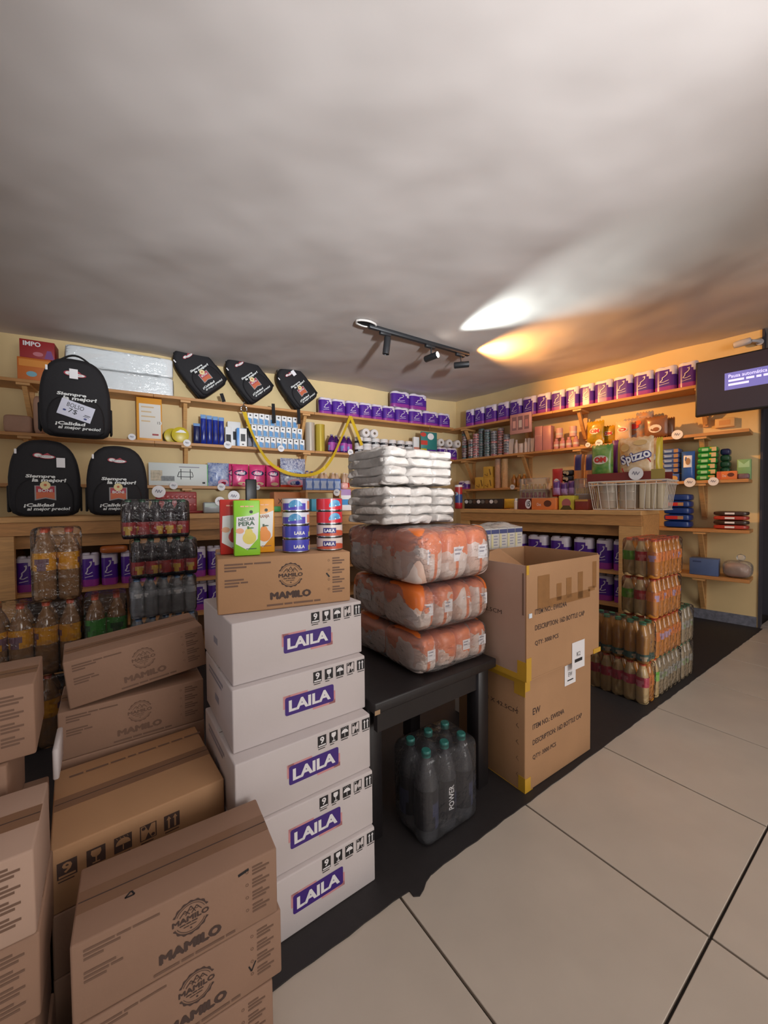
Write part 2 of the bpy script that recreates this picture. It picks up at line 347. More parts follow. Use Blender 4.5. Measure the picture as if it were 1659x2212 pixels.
# ------------------------------------------------------------------ television
tn = .36; s0, zt = sp('R', 1503, 784, tn); _, zb = sp('R', 1509, 900, tn)
tvw, tvh = .93, zt-zb
tv = thing('television', 'black flat television on a wall arm showing a blue notice', 'television', W('R', s0, tn, zb), RRZ)
MB().rbox(0, 0, 0, tvw, .05, tvh, .006, 2).build('cabinet', BLACKP, tv)
sc_ = MB().rect(.012, .016, tvw-.012, tvh-.012, -.0012).build('screen', mat('dark_screen', (46, 38, 46), .25, emit=.35), tv)
nb = MB().rect(.20, tvh*.40, tvw-.05, tvh*.70, -.002); nb.build('notice_panel', mat('notice_blue', (104, 104, 176), .4, emit=.75), sc_)
nx = MB(); WT = mat('screen_text', (205, 205, 250), .4, emit=.9)
nx.text('Pausa automática', .225, tvh*.635, .03, -.003, w=.24, align='l', bold=.01)
nx.bars(.225, tvh*.575, [[.10, .05, .03, .11, .12], [.13]], .018, .034, -.003); nx.build('notice_text', WT, sc_)
MB().box(tvw*.38, .05, tvh*.3, tvw*.5, tn-.002, tvh*.6).build('wall_arm', BLACKP, tv)
MB().tube([(.60, .03, .0), (.64, .10, -.06), (.72, .2, -.10), (.75, .22, .02)], .004, 6).build('power_cable', BLACKP, tv)
# power outlet box under the TV
s1, z1 = sp('R', 1545, 912, .02)
ob = thing('outlet_box', 'small cream outlet box on the wall below the television', 'outlet', W('R', s1, .0405, z1-.06), RRZ)
MB().rbox(0, 0, 0, .14, .04, .085, .005, 2).build('cover', mat('cream_plastic', (222, 184, 128), .5), ob)
MB().rect(.03, .02, .11, .065, -.001).build('socket_plate', mat('peach_plastic', (214, 160, 104), .5), ob)
# ------------------------------------------------------------------ wall shelves
SHZ = {'A': 2.215, 'B': 1.765, 'C': 1.335, 'D': .890, 'E': .460}
DEP = .28
def shelf(side, z, s0, s1, brk, label, lip=False):
    r = thing('wall_shelf', label, 'shelf', W(side, s0, 0, z), LRZ if side == 'L' else RRZ)
    L = s1-s0; k = 0; a = 0.0
    while a < L-.05:
        e = min(a+1.62, L)
        if L-e < .3: e = L
        MB().rbox(a+.001, -DEP, -.028, e-.001, -.001, 0, .002, 1, smooth=False).build('plank', PINE, r); a = e
    for s in brk:
        x = s-s0; b = MB()
        b.box(x-.02, -.022, -.36, x+.02, -.001, -.0285)
        b.box(x-.045, -DEP+.01, -.048, x+.045, -.022, -.0285)
        b.add([(x-.017, -DEP+.05, -.048), (x+.017, -DEP+.05, -.048), (x+.017, -DEP+.09, -.048), (x-.017, -DEP+.09, -.048), (x-.017, -.04, -.34), (x+.017, -.04, -.34), (x+.017, -.022, -.31), (x-.017, -.022, -.31)],
              [(0, 1, 5, 4), (1, 2, 6, 5), (2, 3, 7, 6), (3, 0, 4, 7), (4, 5, 6, 7)])
        b.build('bracket', PINE_D, r)
    return r
lb = [sp('L', x, 900, .15)[0] for x in (60, 400, 655)]; rb = [sp('R', x, 950, .15)[0] for x in (1012, 1135, 1255, 1518)]
lend = -5.6
shelf('L', SHZ['A'], lend, -.28, lb, 'top pine shelf on the left wall, full length')
shelf('L', SHZ['B'], lend, -.28, lb, 'middle pine shelf on the left wall under the backpacks')
shelf('L', SHZ['C'], lend, sp('L', 652, 1050, DEP)[0], lb[:2], 'lower pine shelf on the left wall holding the detergent bags')
shelf('R', SHZ['A'], 0.0, 3.30, rb, 'top pine shelf on the right wall lined with purple packs')
shelf('R', SHZ['B'], 0.0, 3.32, rb, 'second pine shelf on the right wall with cans and snack bags')
shelf('R', SHZ['C'], .0, 3.32, rb, 'third pine shelf on the right wall level with the wire basket')
shelf('R', SHZ['D'], 1.9, 3.33, rb[3:], 'fourth pine shelf on the right wall above the blue box')
shelf('R', SHZ['E'], 1.9, 3.335, rb[3:], 'lowest pine shelf on the right wall holding the blue box')
# ------------------------------------------------------------------ counters
CT = 1.078
def counter(side, s0, s1, label, posts, rz):
    n1, n0 = 1.5, 1.02; dp = n1-n0; L = s1-s0
    r = thing('shop_counter', label, 'counter', W(side, s0, n1, 0), rz)
    MB().rbox(0, -.015, CT-.035, L, dp, CT, .003, 1, smooth=False).build('counter_top', PINE_D, r)
    MB().box(.001, 0, CT-.115, L-.001, .02, CT-.0355).build('front_rail', PINE, r)
    MB().box(.001, .06, CT-.20, L-.001, .078, CT-.116).build('inner_rail', PINE, r)
    for z in (.09, .345, .60): MB().box(.002, .03, z-.022, L-.002, dp-.012, z).build('shelf_board', PINE, r)
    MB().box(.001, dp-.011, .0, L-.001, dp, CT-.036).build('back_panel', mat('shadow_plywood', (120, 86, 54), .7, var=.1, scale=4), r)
    for x, w in posts: MB().box(x, -.004, .004, x+w, .028, CT-.117).build('post', PINE_D, r)
    for x in (0.0, L-.02): MB().box(x, .0285, .004, x+.02, dp-.0115, CT-.0355).build('end_panel', PINE, r)
    return r
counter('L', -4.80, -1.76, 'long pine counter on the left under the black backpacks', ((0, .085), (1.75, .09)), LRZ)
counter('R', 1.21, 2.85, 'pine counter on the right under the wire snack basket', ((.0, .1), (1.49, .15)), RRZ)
# ------------------------------------------------------------------ printed marks
def icons(o, mats, x, z, w, h, gap, ink=0, paper=1, y=-.0006, y2=-.0012):
    X = x; b = MB()
    def fr(): b.rect(X, z-h, X+w, z, y, ink)
    def capt(k): b.bars(X+w*.05, z-h*1.12, [[w*k]], h*.07, 0, y, ink)
    fr(); b.text('9', X+w*.5, z-h*.40, h*.62, y2, paper, w=w*.5, bold=.03); b.rect(X+w*.08, z-h*.92, X+w*.92, z-h*.80, y2, paper); capt(.8); b.build('handling_icon', mats, o); b = MB(); X += gap
    fr(); cx = X+w/2
    b.poly([(cx-w*.25, z-h*.1), (cx-w*.28, z-h*.3), (cx-w*.2, z-h*.48), (cx-w*.04, z-h*.56), (cx+w*.04, z-h*.56), (cx+w*.2, z-h*.48), (cx+w*.28, z-h*.3), (cx+w*.25, z-h*.1)][::-1], y2, paper)
    b.rect(cx-w*.04, z-h*.85, cx+w*.04, z-h*.55, y2, paper); b.rect(cx-w*.2, z-h*.92, cx+w*.2, z-h*.84, y2, paper); capt(.5); b.build('handling_icon', mats, o); b = MB(); X += gap
    fr(); cx = X+w/2; b.arc(cx, z-h*.55, .001, w*.42, 0, 180, y2, paper, 10); b.rect(cx-w*.03, z-h*.9, cx+w*.03, z-h*.55, y2, paper)
    for k in (-.3, -.1, .1, .3): b.line([(cx+w*k-w*.08, z-h*.05), (cx+w*k, z-h*.16)], w*.03, y2, paper)
    capt(.85); b.build('handling_icon', mats, o); b = MB(); X += gap
    cx = X+w/2
    for q in ((X, z, X+w, z-h*.05), (X, z-h*.95, X+w, z-h), (X, z, X+w*.06, z-h), (X+w*.94, z, X+w, z-h)): b.rect(q[0], q[3], q[2], q[1], y, ink)
    b.poly([(cx-w*.2, z-h*.02), (cx, z-h*.45), (cx+w*.2, z-h*.02)], y, ink); b.poly([(cx-w*.2, z-h*.98), (cx+w*.2, z-h*.98), (cx, z-h*.55)], y, ink)
    b.disc(cx-w*.28, z-h*.2, w*.12, y=y, m=ink, n=10); b.disc(cx+w*.28, z-h*.8, w*.12, y=y, m=ink, n=10); capt(.75); b.build('handling_icon', mats, o); b = MB(); X += gap
    fr()
    for k in (.3, .7):
        cx = X+w*k; b.rect(cx-w*.06, z-h*.92, cx+w*.06, z-h*.3, y2, paper); b.poly([(cx-w*.15, z-h*.32), (cx+w*.15, z-h*.32), (cx, z-h*.08)], y2, paper)
    capt(.9); b.build('handling_icon', mats, o)
def btext(b, t, x, z, h, y, w, k, m=0):     # heavy lettering: overlaid strokes
    for i, (dx, dz) in enumerate(((0, 0), (k, 0), (-k, 0), (0, k*.7), (0, -k*.7))): b.text(t, x+dx, z+dz, h, y-.00004*i, m, w=w)
    return b
def gear_logo(b, cx, cz, r, y=-.0006, m=0):
    b.arc(cx, cz, r*.9, r*1.0, 22, 158, y, m, 36, r*.035, 16); b.arc(cx, cz, r*.9, r*1.0, 202, 338, y, m, 36, r*.035, 16)
    b.arc(cx, cz, r*.80, r*.83, 25, 155, y, m, 20); b.arc(cx, cz, r*.80, r*.83, 205, 335, y, m, 20)
    for k, hh in ((-.32, .30), (.0, .44), (.32, .34)):
        b.line([(cx+r*(k-.28), cz+r*.24), (cx+r*k, cz+r*(.24+hh)), (cx+r*(k+.26), cz+r*.24)], r*.05, y, m)
        b.line([(cx+r*(k-.1), cz+r*(.24+hh*.6)), (cx+r*k, cz+r*(.24+hh*.45)), (cx+r*(k+.1), cz+r*(.24+hh*.6))], r*.03, y, m)
    btext(b, 'MAMILO', cx, cz, r*.30, y, r*1.95, r*.022, m)
    b.bars(cx-r*.6, cz-r*.24, [[r*.3, r*.25, r*.3]], r*.07, 0, y, m); b.bars(cx-r*.4, cz-r*.42, [[r*.3, r*.35]], r*.05, 0, y, m); b.disc(cx, cz-r*.62, r*.06, y=y, m=m, n=8)
def carton(name, w, d, h, body, loc, rz, label, cat='box', group=None, tape=TAPEB, jig=0):
    b = MB(); b.rbox(0, 0, 0, w, d, h, .004, 2)
    if jig:
        rr = random.Random(int(loc[0]*1000)+int(loc[2]*977)); k = [rr.uniform(-jig, jig) for _ in range(8)]
        b.v = [(x+k[0]*(z/h)*.5, y+k[1]*(z/h)*(y/d), z+(k[3] if z > h/2 else 0)*math.sin(3.14*x/w)*.5*(y/d)) for x, y, z in b.v]
    o = b.build(name, body, None, loc, rz); tag(o, label, cat, group)
    if tape: 
        MB().box(.002, d/2-.024, h+.0002, w-.002, d/2+.024, h+.0007).build('packing_tape', tape, o)
        MB().box(.003, d/2-.0012, h+.0008, w-.003, d/2+.0012, h+.0011).build('flap_seam', INK, o)
    return o
def fine(b, m, o, nm='fine_print'):
    k = b.build(nm, m, o); k['kind'] = 'stuff'; return k
def mamilo_print(o, w, h, d, faint=False, mark=None):
    y = -.0008; ik = INKL if faint else INK
    b = MB(); gear_logo(b, w*.52, h*.62, h*.23, y, 0); b.build('logo_print', ik, o)
    btext(MB(), 'MAMILO', w*.52, h*.25, h*.125, y, w*.30, h*.014).build('lettering', ik, o)
    b = MB()
    b.bars(w*.05, h*.90, [[.3*w*.42, .2*w*.3, .3*w*.4], [w*.15], [w*.08]], h*.03, h*.055, y)
    b.bars(w*.05, h*.62, [[w*.13], [w*.1, w*.05], [w*.09]], h*.03, h*.055, y)
    b.bars(w*.34, h*.10, [[w*.12, w*.06, w*.15, w*.05]], h*.035, 0, y)
    for k in range(4): b.bars(w*.85, h*(.90-.19*k), [[w*.06], [w*.10], [w*.08]], h*.028, h*.05, y); b.arc(w*.82, h*(.85-.19*k), h*.016, h*.022, 0, 360, y, 0, 10)
    fine(b, INKL, o)
    if mark:
        b = MB()
        if mark == 'check': b.line([(w*.80, h*.60), (w*.825, h*.52)], h*.03, y)
        if mark == 'v': b.line([(w*.80, h*.42), (w*.815, h*.33), (w*.84, h*.45)], h*.02, y)
        if mark == 'dash': b.line([(w*.77, h*.86), (w*.83, h*.89)], h*.04, y)
        b.build('pen_mark', BLK, o)
    s = MB()
    s.bars(d*.1, h*.9, [[d*.3, d*.25], [d*.4], [d*.3, d*.1], [d*.25]], h*.03, h*.06, 0, 0)
    s.v = [(-.0008, d-x, z) for x, y_, z in s.v]; fine(s, INKL, o, 'side_print')
def laila_print(o, w, d, h, top=True):
    b = MB(); y = -.0008; cx, cz, lw, lh, r = w*.535, h*.485, w*.375, h*.31, .006
    b.rect(cx-lw*.52, cz+lh*.40, cx-lw*.05, cz+lh*.60, y+.0003, 1); b.rect(cx-lw*.535, cz-lh*.1, cx-lw*.40, cz+lh*.60, y+.0003, 1)
    b.rect(cx+lw*.05, cz-lh*.62, cx+lw*.535, cz-lh*.4, y+.0003, 1); b.rect(cx+lw*.4, cz-lh*.62, cx+lw*.535, cz+lh*.1, y+.0003, 1)
    pts = []
    for (px, pz, a0) in ((cx-lw/2+r, cz-lh/2+r, 180), (cx+lw/2-r, cz-lh/2+r, 270), (cx+lw/2-r, cz+lh/2-r, 0), (cx-lw/2+r, cz+lh/2-r, 90)):
        pts += [(px+r*math.cos(R_(a0+30*i)), pz+r*math.sin(R_(a0+30*i))) for i in range(4)]
    b.poly(pts, y, 0); b.text('LAILA', cx, cz, lh*.62, y-.0005, 2, w=lw*.86, bold=.04)
    b.build('brand_label', [VIO, PINK_I, PAPER], o)
    icons(o, [BLK, PAPER], w*.560, h*.945, w*.066, h*.19, w*.0915, 0, 1, y, y-.0005)
    s = MB(); s.bars(d*.15, h*.85, [[d*.55], [d*.5]], h*.05, h*.08, 0, 0); s.bars(d*.4, h*.5, [[d*.14]], h*.12, 0, 0, 0)
    s.v = [(-.0008, d-x, z) for x, y_, z in s.v]; s.build('side_print', GREYI, o)
# ------------------------------------------------------------------ LAILA stack
LH, LW_, LDp = .166, .402, .34
fr = [(-.034, 1.163), (-.040, 1.172), (-.047, 1.186), (-.063, 1.222), (-.074, 1.250)]
for i, (x, y) in enumerate(fr):
    a = FRZ + R_((0, -.6, .5, -.4, .8)[i]); p = Vector((x, y, 0)) - Vector((math.cos(a), math.sin(a), 0))*LW_
    nm = ('bottom', 'second from the bottom', 'middle', 'second from the top', 'topmost')[i]
    o = carton('carton', LW_, LDp, LH, WCARD, (p.x, p.y, .004+LH*i+.0005*i), a, f'white LAILA carton in the white stack, {nm}', 'box', 'white cartons in the tall stack', tape=mat('clear_tape', (214, 210, 206), .2), jig=.003)
    laila_print(o, LW_, LDp, LH)
LT = .004+LH*5+.0025
p0, p1 = atz(470, 1331, LT), atz(757, 1298, LT); a = math.atan2(p1.y-p0.y, p1.x-p0.x); MW = (p1-p0).length; MHt = .158
mt_ = carton('carton', MW, .27, MHt, CARD2, (p0.x, p0.y, LT+.0012), a, 'brown MAMILO carton lying on top of the white carton stack', jig=.002)
mamilo_print(mt_, MW, MHt, .27, mark='check'); MTZ = LT+.0012+MHt
def on_m(u, v, z=0): c, s = math.cos(a), math.sin(a); return Vector((p0.x+c*u-s*v, p0.y+s*u+c*v, MTZ+.0015+z))
# ------------------------------------------------------------------ juice cartons and tins on top of it
def juice(name, col, col2, loc, rz, w, d, h, label, txt, fruit, leaf):
    b = MB().rbox(0, 0, 0, w, d, h, .003, 2); o = b.build('juice_carton', mat(name+'_ink', col, .3), None, loc, rz); tag(o, label, 'juice carton')
    k = MB(); y = -.0008
    k.poly([(w*.06, h*.22), (w*.5, h*.10), (w*.9, h*.3), (w*.96, h*.78), (w*.6, h*.72), (w*.1, h*.70)], y, 0)
    if txt:
        for i, t in enumerate(txt): k.text(t, w*.48, h*(.665-.085*i), h*.075, y-.0005, 1, w=w*.62, bold=.03, rot=4)
    k.disc(w*.58, h*.32, w*.26, h*.115, y-.0004, 2); k.disc(w*.56, h*.42, w*.15, h*.075, y-.0005, 2); k.rect(w*.5, h*.48, w*.58, h*.53, y-.0006, 3); k.disc(w*.66, h*.50, w*.1, h*.012, y-.0006, 3, 10)
    k.disc(w*.22, h*.45, w*.16, h*.05, y-.0003, 4, 12); k.bars(w*.25, h*.90, [[w*.14, w*.14, w*.16]], h*.022, 0, y, 4); k.bars(w*.45, h*.13, [[w*.4]], h*.015, 0, y, 1); k.disc(w*.66, h*.79, w*.07, h*.03, y, 5, 10)
    k.build('carton_print', [PAPER, mat(name+'_title', col2, .4), mat(name+'_fruit', fruit, .4), mat(name+'_leaf', leaf, .4), mat('peach_badge', (236, 176, 140), .5), mat('seal_black', (40, 44, 36), .5)], o)
    return o
def at_m(px, py): q = atz(px, py, MTZ); c, s = math.cos(a), math.sin(a); dx, dy = q.x-p0.x, q.y-p0.y; return c*dx+s*dy, -s*dx+c*dy
cw = .072
juice('green_carton', (140, 205, 50), (22, 78, 40), on_m(.048, .03), a, .073, .045, .163, 'green pear nectar carton standing front on the brown carton', ['NÉCTAR', 'PERA'], (224, 206, 96), (70, 120, 40))
juice('red_carton', (196, 52, 44), (150, 30, 36), on_m(.012, .085), a, .073, .045, .166, 'red juice carton behind the green one on the brown carton', None, (200, 60, 60), (90, 130, 60))
juice('amber_carton', (226, 152, 30), (150, 80, 20), on_m(.098, .085), a, .073, .045, .168, 'amber orange juice carton behind the green one', ['NARANJA'], (238, 140, 30), (40, 70, 30))
def tin(loc, rz, label, kind, r=.0425, h=.0415):
    tm_ = MB().lathe([(r*.93, 0, 1), (r, .002, 1), (r, .0045, 0), (r, h-.0045, 0), (r, h-.002, 1), (r*.93, h, 1), (r*.92, h-.002, 1)], 36)
    cols = {'bluetop': (218, 216, 226), 'blue': (72, 72, 184), 'redtop': (206, 36, 52), 'red': (222, 204, 196)}
    o = tm_.build('tuna_tin', [mat('tin_'+kind, cols[kind], .28, coat=.3), STEEL], None, loc, rz); tag(o, label, 'tin', 'tuna tins stacked on the brown carton')
    wr = lambda q: (lambda x, z: (math.sin(x/r)*(r+q), -math.cos(x/r)*(r+q), z))
    k = MB()
    def rct(x0, z0, x1, z1, q, m, n=8): k.rect(x0, z0, x1, z1, 0, m, wr(q), n=n)
    if kind in ('bluetop', 'redtop'):
        if kind == 'bluetop': rct(-.06, .005, .022, h*.62, .0003, 0, 14)
        x0 = -.012 if kind == 'bluetop' else .018
        for i in range(8):
            a0, a1 = i/8, (i+1)/8; zz = lambda t: h*(.48+.40*abs(math.sin(3.1416*t))**.6)
            k.poly([(x0-.022+.044*a0, h*.30+h*.12*a0), (x0-.022+.044*a1, h*.30+h*.12*a1), (x0-.022+.044*a1, zz(a1)), (x0-.022+.044*a0, zz(a0))], 0, 1, wr(.0005))
        k.line([(x0-.02, h*.34), (x0, h*.42), (x0+.018, h*.5)], .004, 0, 2, wr(.0008))
        if kind == 'bluetop':
            rct(.030, .007, .052, h-.009, .0004, 3)
    else:
        if kind == 'blue': rct(.038, .006, .052, h*.5, .0004, 4); rct(.046, .008, .060, h-.008, .0006, 3)
        else:
            for i in range(16):
                x = -.06+.0075*i; zz = lambda x: h*(.40+.16*math.sin(x*38+.6)); k.poly([(x, .005), (x+.0075, .005), (x+.0075, zz(x+.0075)), (x, zz(x))], 0, 5, wr(.0003))
            rct(-.021, h*.34, .021, h*.74, .0006, 6)
        k.text('LAILA', 0 if kind == 'red' else .004, h*.53 if kind == 'red' else h*.45, h*.25, 0, 2, w=.034, bold=.05, warp=wr(.0010))
    k.build('tin_label', [mat('tin_violet', (84, 70, 176), .3), mat('tin_sea', (96, 166, 204), .3, c2=(60, 120, 170), scale=60), PAPER, mat('tin_peach', (212, 142, 112), .35), mat('tin_lime', (170, 184, 120), .35), mat('tin_rust', (196, 84, 58), .3), mat('tin_navy', (44, 36, 116), .3)], o)
    return o
ru_, rv_ = at_m(638, 1196); gu, gv = at_m(711, 1190)
pB = on_m(.235, .085); pR = on_m(.345, .10)
for i, kd in enumerate(('blue', 'blue', 'bluetop', 'bluetop')):
    tin(on_m(.235, .070, .0425*i), a-.05+.04*i, f'{"blue LAILA tuna tin" if kd == "blue" else "white and blue tuna tin"}, {ORD[i+1]} from the bottom of the left tin stack', kd)
for i, kd in enumerate(('red', 'red', 'redtop', 'redtop')):
    tin(on_m(.347, .075, .0425*i), a-.3+.03*i, f'{"rust and white LAILA tuna tin" if kd == "red" else "red tuna tin"}, {ORD[i+1]} from the bottom of the right tin stack', kd)
# ------------------------------------------------------------------ MAMILO cartons in the foreground
def frontleft(px, py, z): return atz(px, py, z)
SA, SAh = .345, .1385
names = ('bottom', 'middle', 'topmost')
for i in range(3):
    p = Vector((-.523, .628, 0)) + FD*(-.012, .008, 0)[i] + FB*(.0, -.003, .0)[i]
    o = carton('carton', SA, .165, SAh, CARD, (p.x, p.y, .0005+i*(SAh+.0015)), R_((32.6, 33.4, 32.6)[i]), f'brown MAMILO carton of the front stack nearest the camera, {names[i]}', 'box', 'brown cartons of the front stack', jig=.003)
    mamilo_print(o, SA, SAh, .175, mark=(None, 'v', 'dash')[i])
    if i == 2:
        k = MB(); k.line([(.075, .028), (.09, .028), (.085, .039), (.075, .028)], .003, 0, 0); k.v = [(x, z+.02, SAh+.0006) for x, y, z in k.v]; k.build('pen_mark', BLK, o)
# carton with handling icons
p9 = atz(108, 1845, .42); a9 = R_(38.5)
for i in range(3):
    o = carton('carton', .352, .315, .139, CARD if i < 2 else CARD2, (p9.x, p9.y, .0045+i*.1395), a9, ('lower brown carton under the icon carton, at the floor', 'brown carton directly under the icon carton', 'brown carton with black handling icons behind the front stack')[i], jig=.002)
    if i == 2:
        icons(o, [INK, CARD2], .010, .108, .034, .036, .050, 0, 1); MB().text('calander', .290, .020, .026, -.0008, 0, w=.115, bold=.02).build('lettering', INK, o)
        t_ = MB(); t_.bars(.03, .0, [[.03, .05, .035, .02, .045, .03, .03, .045]], .008, 0); t_.v = [(x, .27+z, .1397) for x, y, z in t_.v]; t_.build('top_print', INKL, o)
# two cartons behind, the upper one tilted
pz = atz(125, 1655, .42); ap = R_(35.2)
for i in range(4):
    p = Vector((pz.x, pz.y, 0))+FB*.012
    o = carton('carton', .38, .21, .139, CARD, (p.x, p.y, .0045+i*.1395), ap, ('brown carton at the floor behind the icon carton', 'brown carton second up behind the icon carton', 'brown carton third up behind the icon carton', 'level brown MAMILO carton under the tilted one')[i], jig=.002)
    if i == 3: mamilo_print(o, .38, .139, .21, faint=True)
pt = Vector((pz.x, pz.y, 0))+FB*.010+FD*.028
o = carton('carton', .37, .20, .139, CARD, (pt.x, pt.y, .0045+4*.1395+.003), 0, 'tilted brown MAMILO carton propped behind the icon carton', jig=.002)
o.rotation_euler = Euler((0, R_(-5.5), ap+R_(3)), 'XYZ'); mamilo_print(o, .37, .139, .20, faint=True)
# left edge stacks
pf = aty(99, 1831, .645)
for i in range(4):
    w = .36; p = Vector((pf.x, pf.y, 0)) - FD*(.012+w+(.0, .006, .0, .002)[i]) - FB*(.012, .006, .0, .003)[i]
    o = carton('carton', w, .195, .144, CARDP if i == 3 else CARD, (p.x, p.y, .0005+i*.1455), FRZ, f'brown carton of the stack at the left edge, {("lowest", "second up", "third up", "topmost")[i]}', 'box', 'brown cartons of the left edge stack', jig=.003)
    mamilo_print(o, w, .144, .195, faint=True)
pg = aty(108, 1486, .80)
for i in range(5):
    w = .36; p = Vector((pg.x, pg.y, 0)) - FD*(.03+w+(0, .01, .0, .045, .0)[i])+FB*.04
    o = carton('carton', w, .20, .152, CARD, (p.x, p.y, .0045+i*.1535), FRZ+R_(2 if i == 4 else 0), f'brown carton of the rear left pile, {("lowest", "second up", "third up", "fourth up", "topmost")[i]}', 'box', 'brown cartons of the rear left pile', jig=.003)
    mamilo_print(o, w, .152, .20, faint=True)
pw = aty(114, 1688, .93)
o = MB().rbox(0, 0, 0, .012, .12, .075, .003, 1).build('carton_flap', WCARD, None, (pw.x, pw.y, pw.z), FRZ); tag(o, 'white card strip wedged between the left brown cartons', 'card')
# ------------------------------------------------------------------ EW cartons
YT = mat('yellow_packing_tape', (206, 160, 52), .3, coat=.2)
ewp = Vector((.545, 1.508, 0)); EWH = .452; eh2 = .447
def ew_print(o, w, h, z0, lines, faded=False):
    for i, t in enumerate(lines): MB().text(t, w*.10, z0-i*.062, .026 if t == 'EW' else .021, -.0009, 0, align='l', w={'EW': .05, 'QTY: 3000 PCS': .16, 'ITEM NO.: EW024A': .22}.get(t, .36), bold=.012).build('lettering', INK, o)
lo = carton('carton', .485, .36, EWH, CARD2, (ewp.x, ewp.y, .0045), R_(34.2), 'large tan carton on the floor, lower of the two beside the table', jig=.002)
ew_print(lo, .485, EWH, .31, ['EW', 'ITEM NO.: EW024A', 'DESCRIPTION: 16D BOTTLE CAP', 'QTY: 3000 PCS'])
k = MB().text('38 X 38 X 42.5CM', .20, .31, .017, 0, 0, w=.25); k.v = [(-.0008, .36-x, z) for x, y, z in k.v]; k.build('side_print', INK, lo)
w_ = .485
for q in ((-.0012, -.0012, 0, .05, .3, .0008), (-.0012, -.0014, 0, .035, .0, .055), (-.0014, -.0012, 0, .0, .03, .06), (-.0014, -.0012, EWH-.07, .0, .05, EWH), (-.0013, .05, EWH-.025, 0, .29, EWH), (-.0013, .29, EWH-.09, 0, .36, EWH), (-.0012, -.0014, EWH-.05, .03, .0, EWH)): MB().box(*q).build('yellow_tape', YT, lo)
b = MB()
for i in range(6): b.line([(.028, .05+.066*i), (.040, .058+.066*i), (.033, .068+.066*i)], .002)
b.v = [(-.0010, x, z) for x, y, z in b.v]; b.build('staple_marks', INKL, lo)
# open upper carton made of panels
up = thing('open_carton', 'large open tan carton on top, flaps up, beside the orange bags', 'box', (ewp.x-.006, ewp.y-.030, .0045+EWH+.003), R_(34.6))
w_, d_, h_, t_ = .54, .40, eh2, .005
MB().box(0, 0, 0, w_, d_, t_).build('bottom_panel', CARD2, up)
fp = MB().box(0, 0, t_+.0005, w_, t_, h_).build('front_panel', CARD2, up)
MB().box(0, t_+.0005, t_+.0005, t_, d_-t_-.0005, h_).build('side_panel', CARDP, up)  # paler than the front: the more neutral light here is put into the colour
MB().box(w_-t_, t_+.0005, t_+.0005, w_, d_-t_-.0005, h_+.006).build('side_panel', CARD2, up)
MB().box(0, d_-t_, t_+.0005, w_, d_, h_+.004).build('back_panel', CARD2, up)
fp2 = MB(); fp2.add([(.012, t_+.002, h_-.10), (.012, d_*.72, h_-.002), (.30, d_*.93, h_+.012), (.34, .06, h_-.16), (.012, t_+.002, h_-.104), (.012, d_*.72, h_-.006), (.30, d_*.93, h_+.008), (.34, .06, h_-.164)],
    [(0, 3, 2, 1), (4, 5, 6, 7), (0, 4, 7, 3), (3, 7, 6, 2), (2, 6, 5, 1), (1, 5, 4, 0)]); fp2.build('inner_flap', CARD2, up)
b = MB().text('38 X 38 X 42.5CM', .12, .245, .017, 0, 0, w=.25); b.v = [(-.0008, .36-x, z) for x, y, z in b.v]; b.build('side_print', INK, up)
ew_print(up, w_, h_, .262, ['ITEM NO.: EW024A', 'DESCRIPTION: 16D BOTTLE CAP', 'QTY: 3000 PCS'], True)
b = MB(); b.rect(.07, .30, .15, .40, -.0007); b.rect(.20, .285, .235, .355, -.0007); b.rect(.27, .285, .31, .37, -.0007); b.rect(.36, .27, .40, .385, -.0007); b.rect(.07, .265, .46, .30, -.0007); b.rect(.445, .29, .50, .31, -.0007); b.rect(.48, .30, .515, .42, -.0007)
b.build('old_tape_stain', mat('tape_stain', (150, 106, 62), .5, var=.1, scale=30), up)
for q in ((-.0014, -.0014, 0, .03, .0, .09), (-.0016, -.0014, .0, 0, .04, .075), (-.0013, .04, .0, 0, d_, .022), (w_-.05, -.003, .0, w_+.012, .001, .02), (-.001, -.0014, h_-.035, .014, .0, h_+.001)): MB().box(*q).build('yellow_tape', YT, up)
b = MB(); b.box(.012, -.004, .245, .03, -.001, .262, T=Matrix.Rotation(R_(0), 4, 'Y')); b.build('tape_end', mat('shiny_tape', (225, 235, 245), .1), up)
b = MB(); b.box(-.0013, .012, .255, .0, .018, h_-.03); b.build('corner_crease', INKL, up)
sl = MB().rect(.315, -.035, .415, .085, -.0016).build('shipping_label', PAPER, up)
MB().text('8C2', .365, .030, .018, -.0022, w=.03).bars(.335, .01, [[.06]], .014, 0, -.0022).build('label_print', BLK, sl)
sl2 = MB().rect(.27, EWH-.10, .355, EWH-.012, -.0016).build('shipping_label', PAPER, lo)
MB().text('EW', .312, EWH-.055, .018, -.0022, w=.03).bars(.29, EWH-.078, [[.045]], .005, 0, -.0022).build('label_print', BLK, sl2)
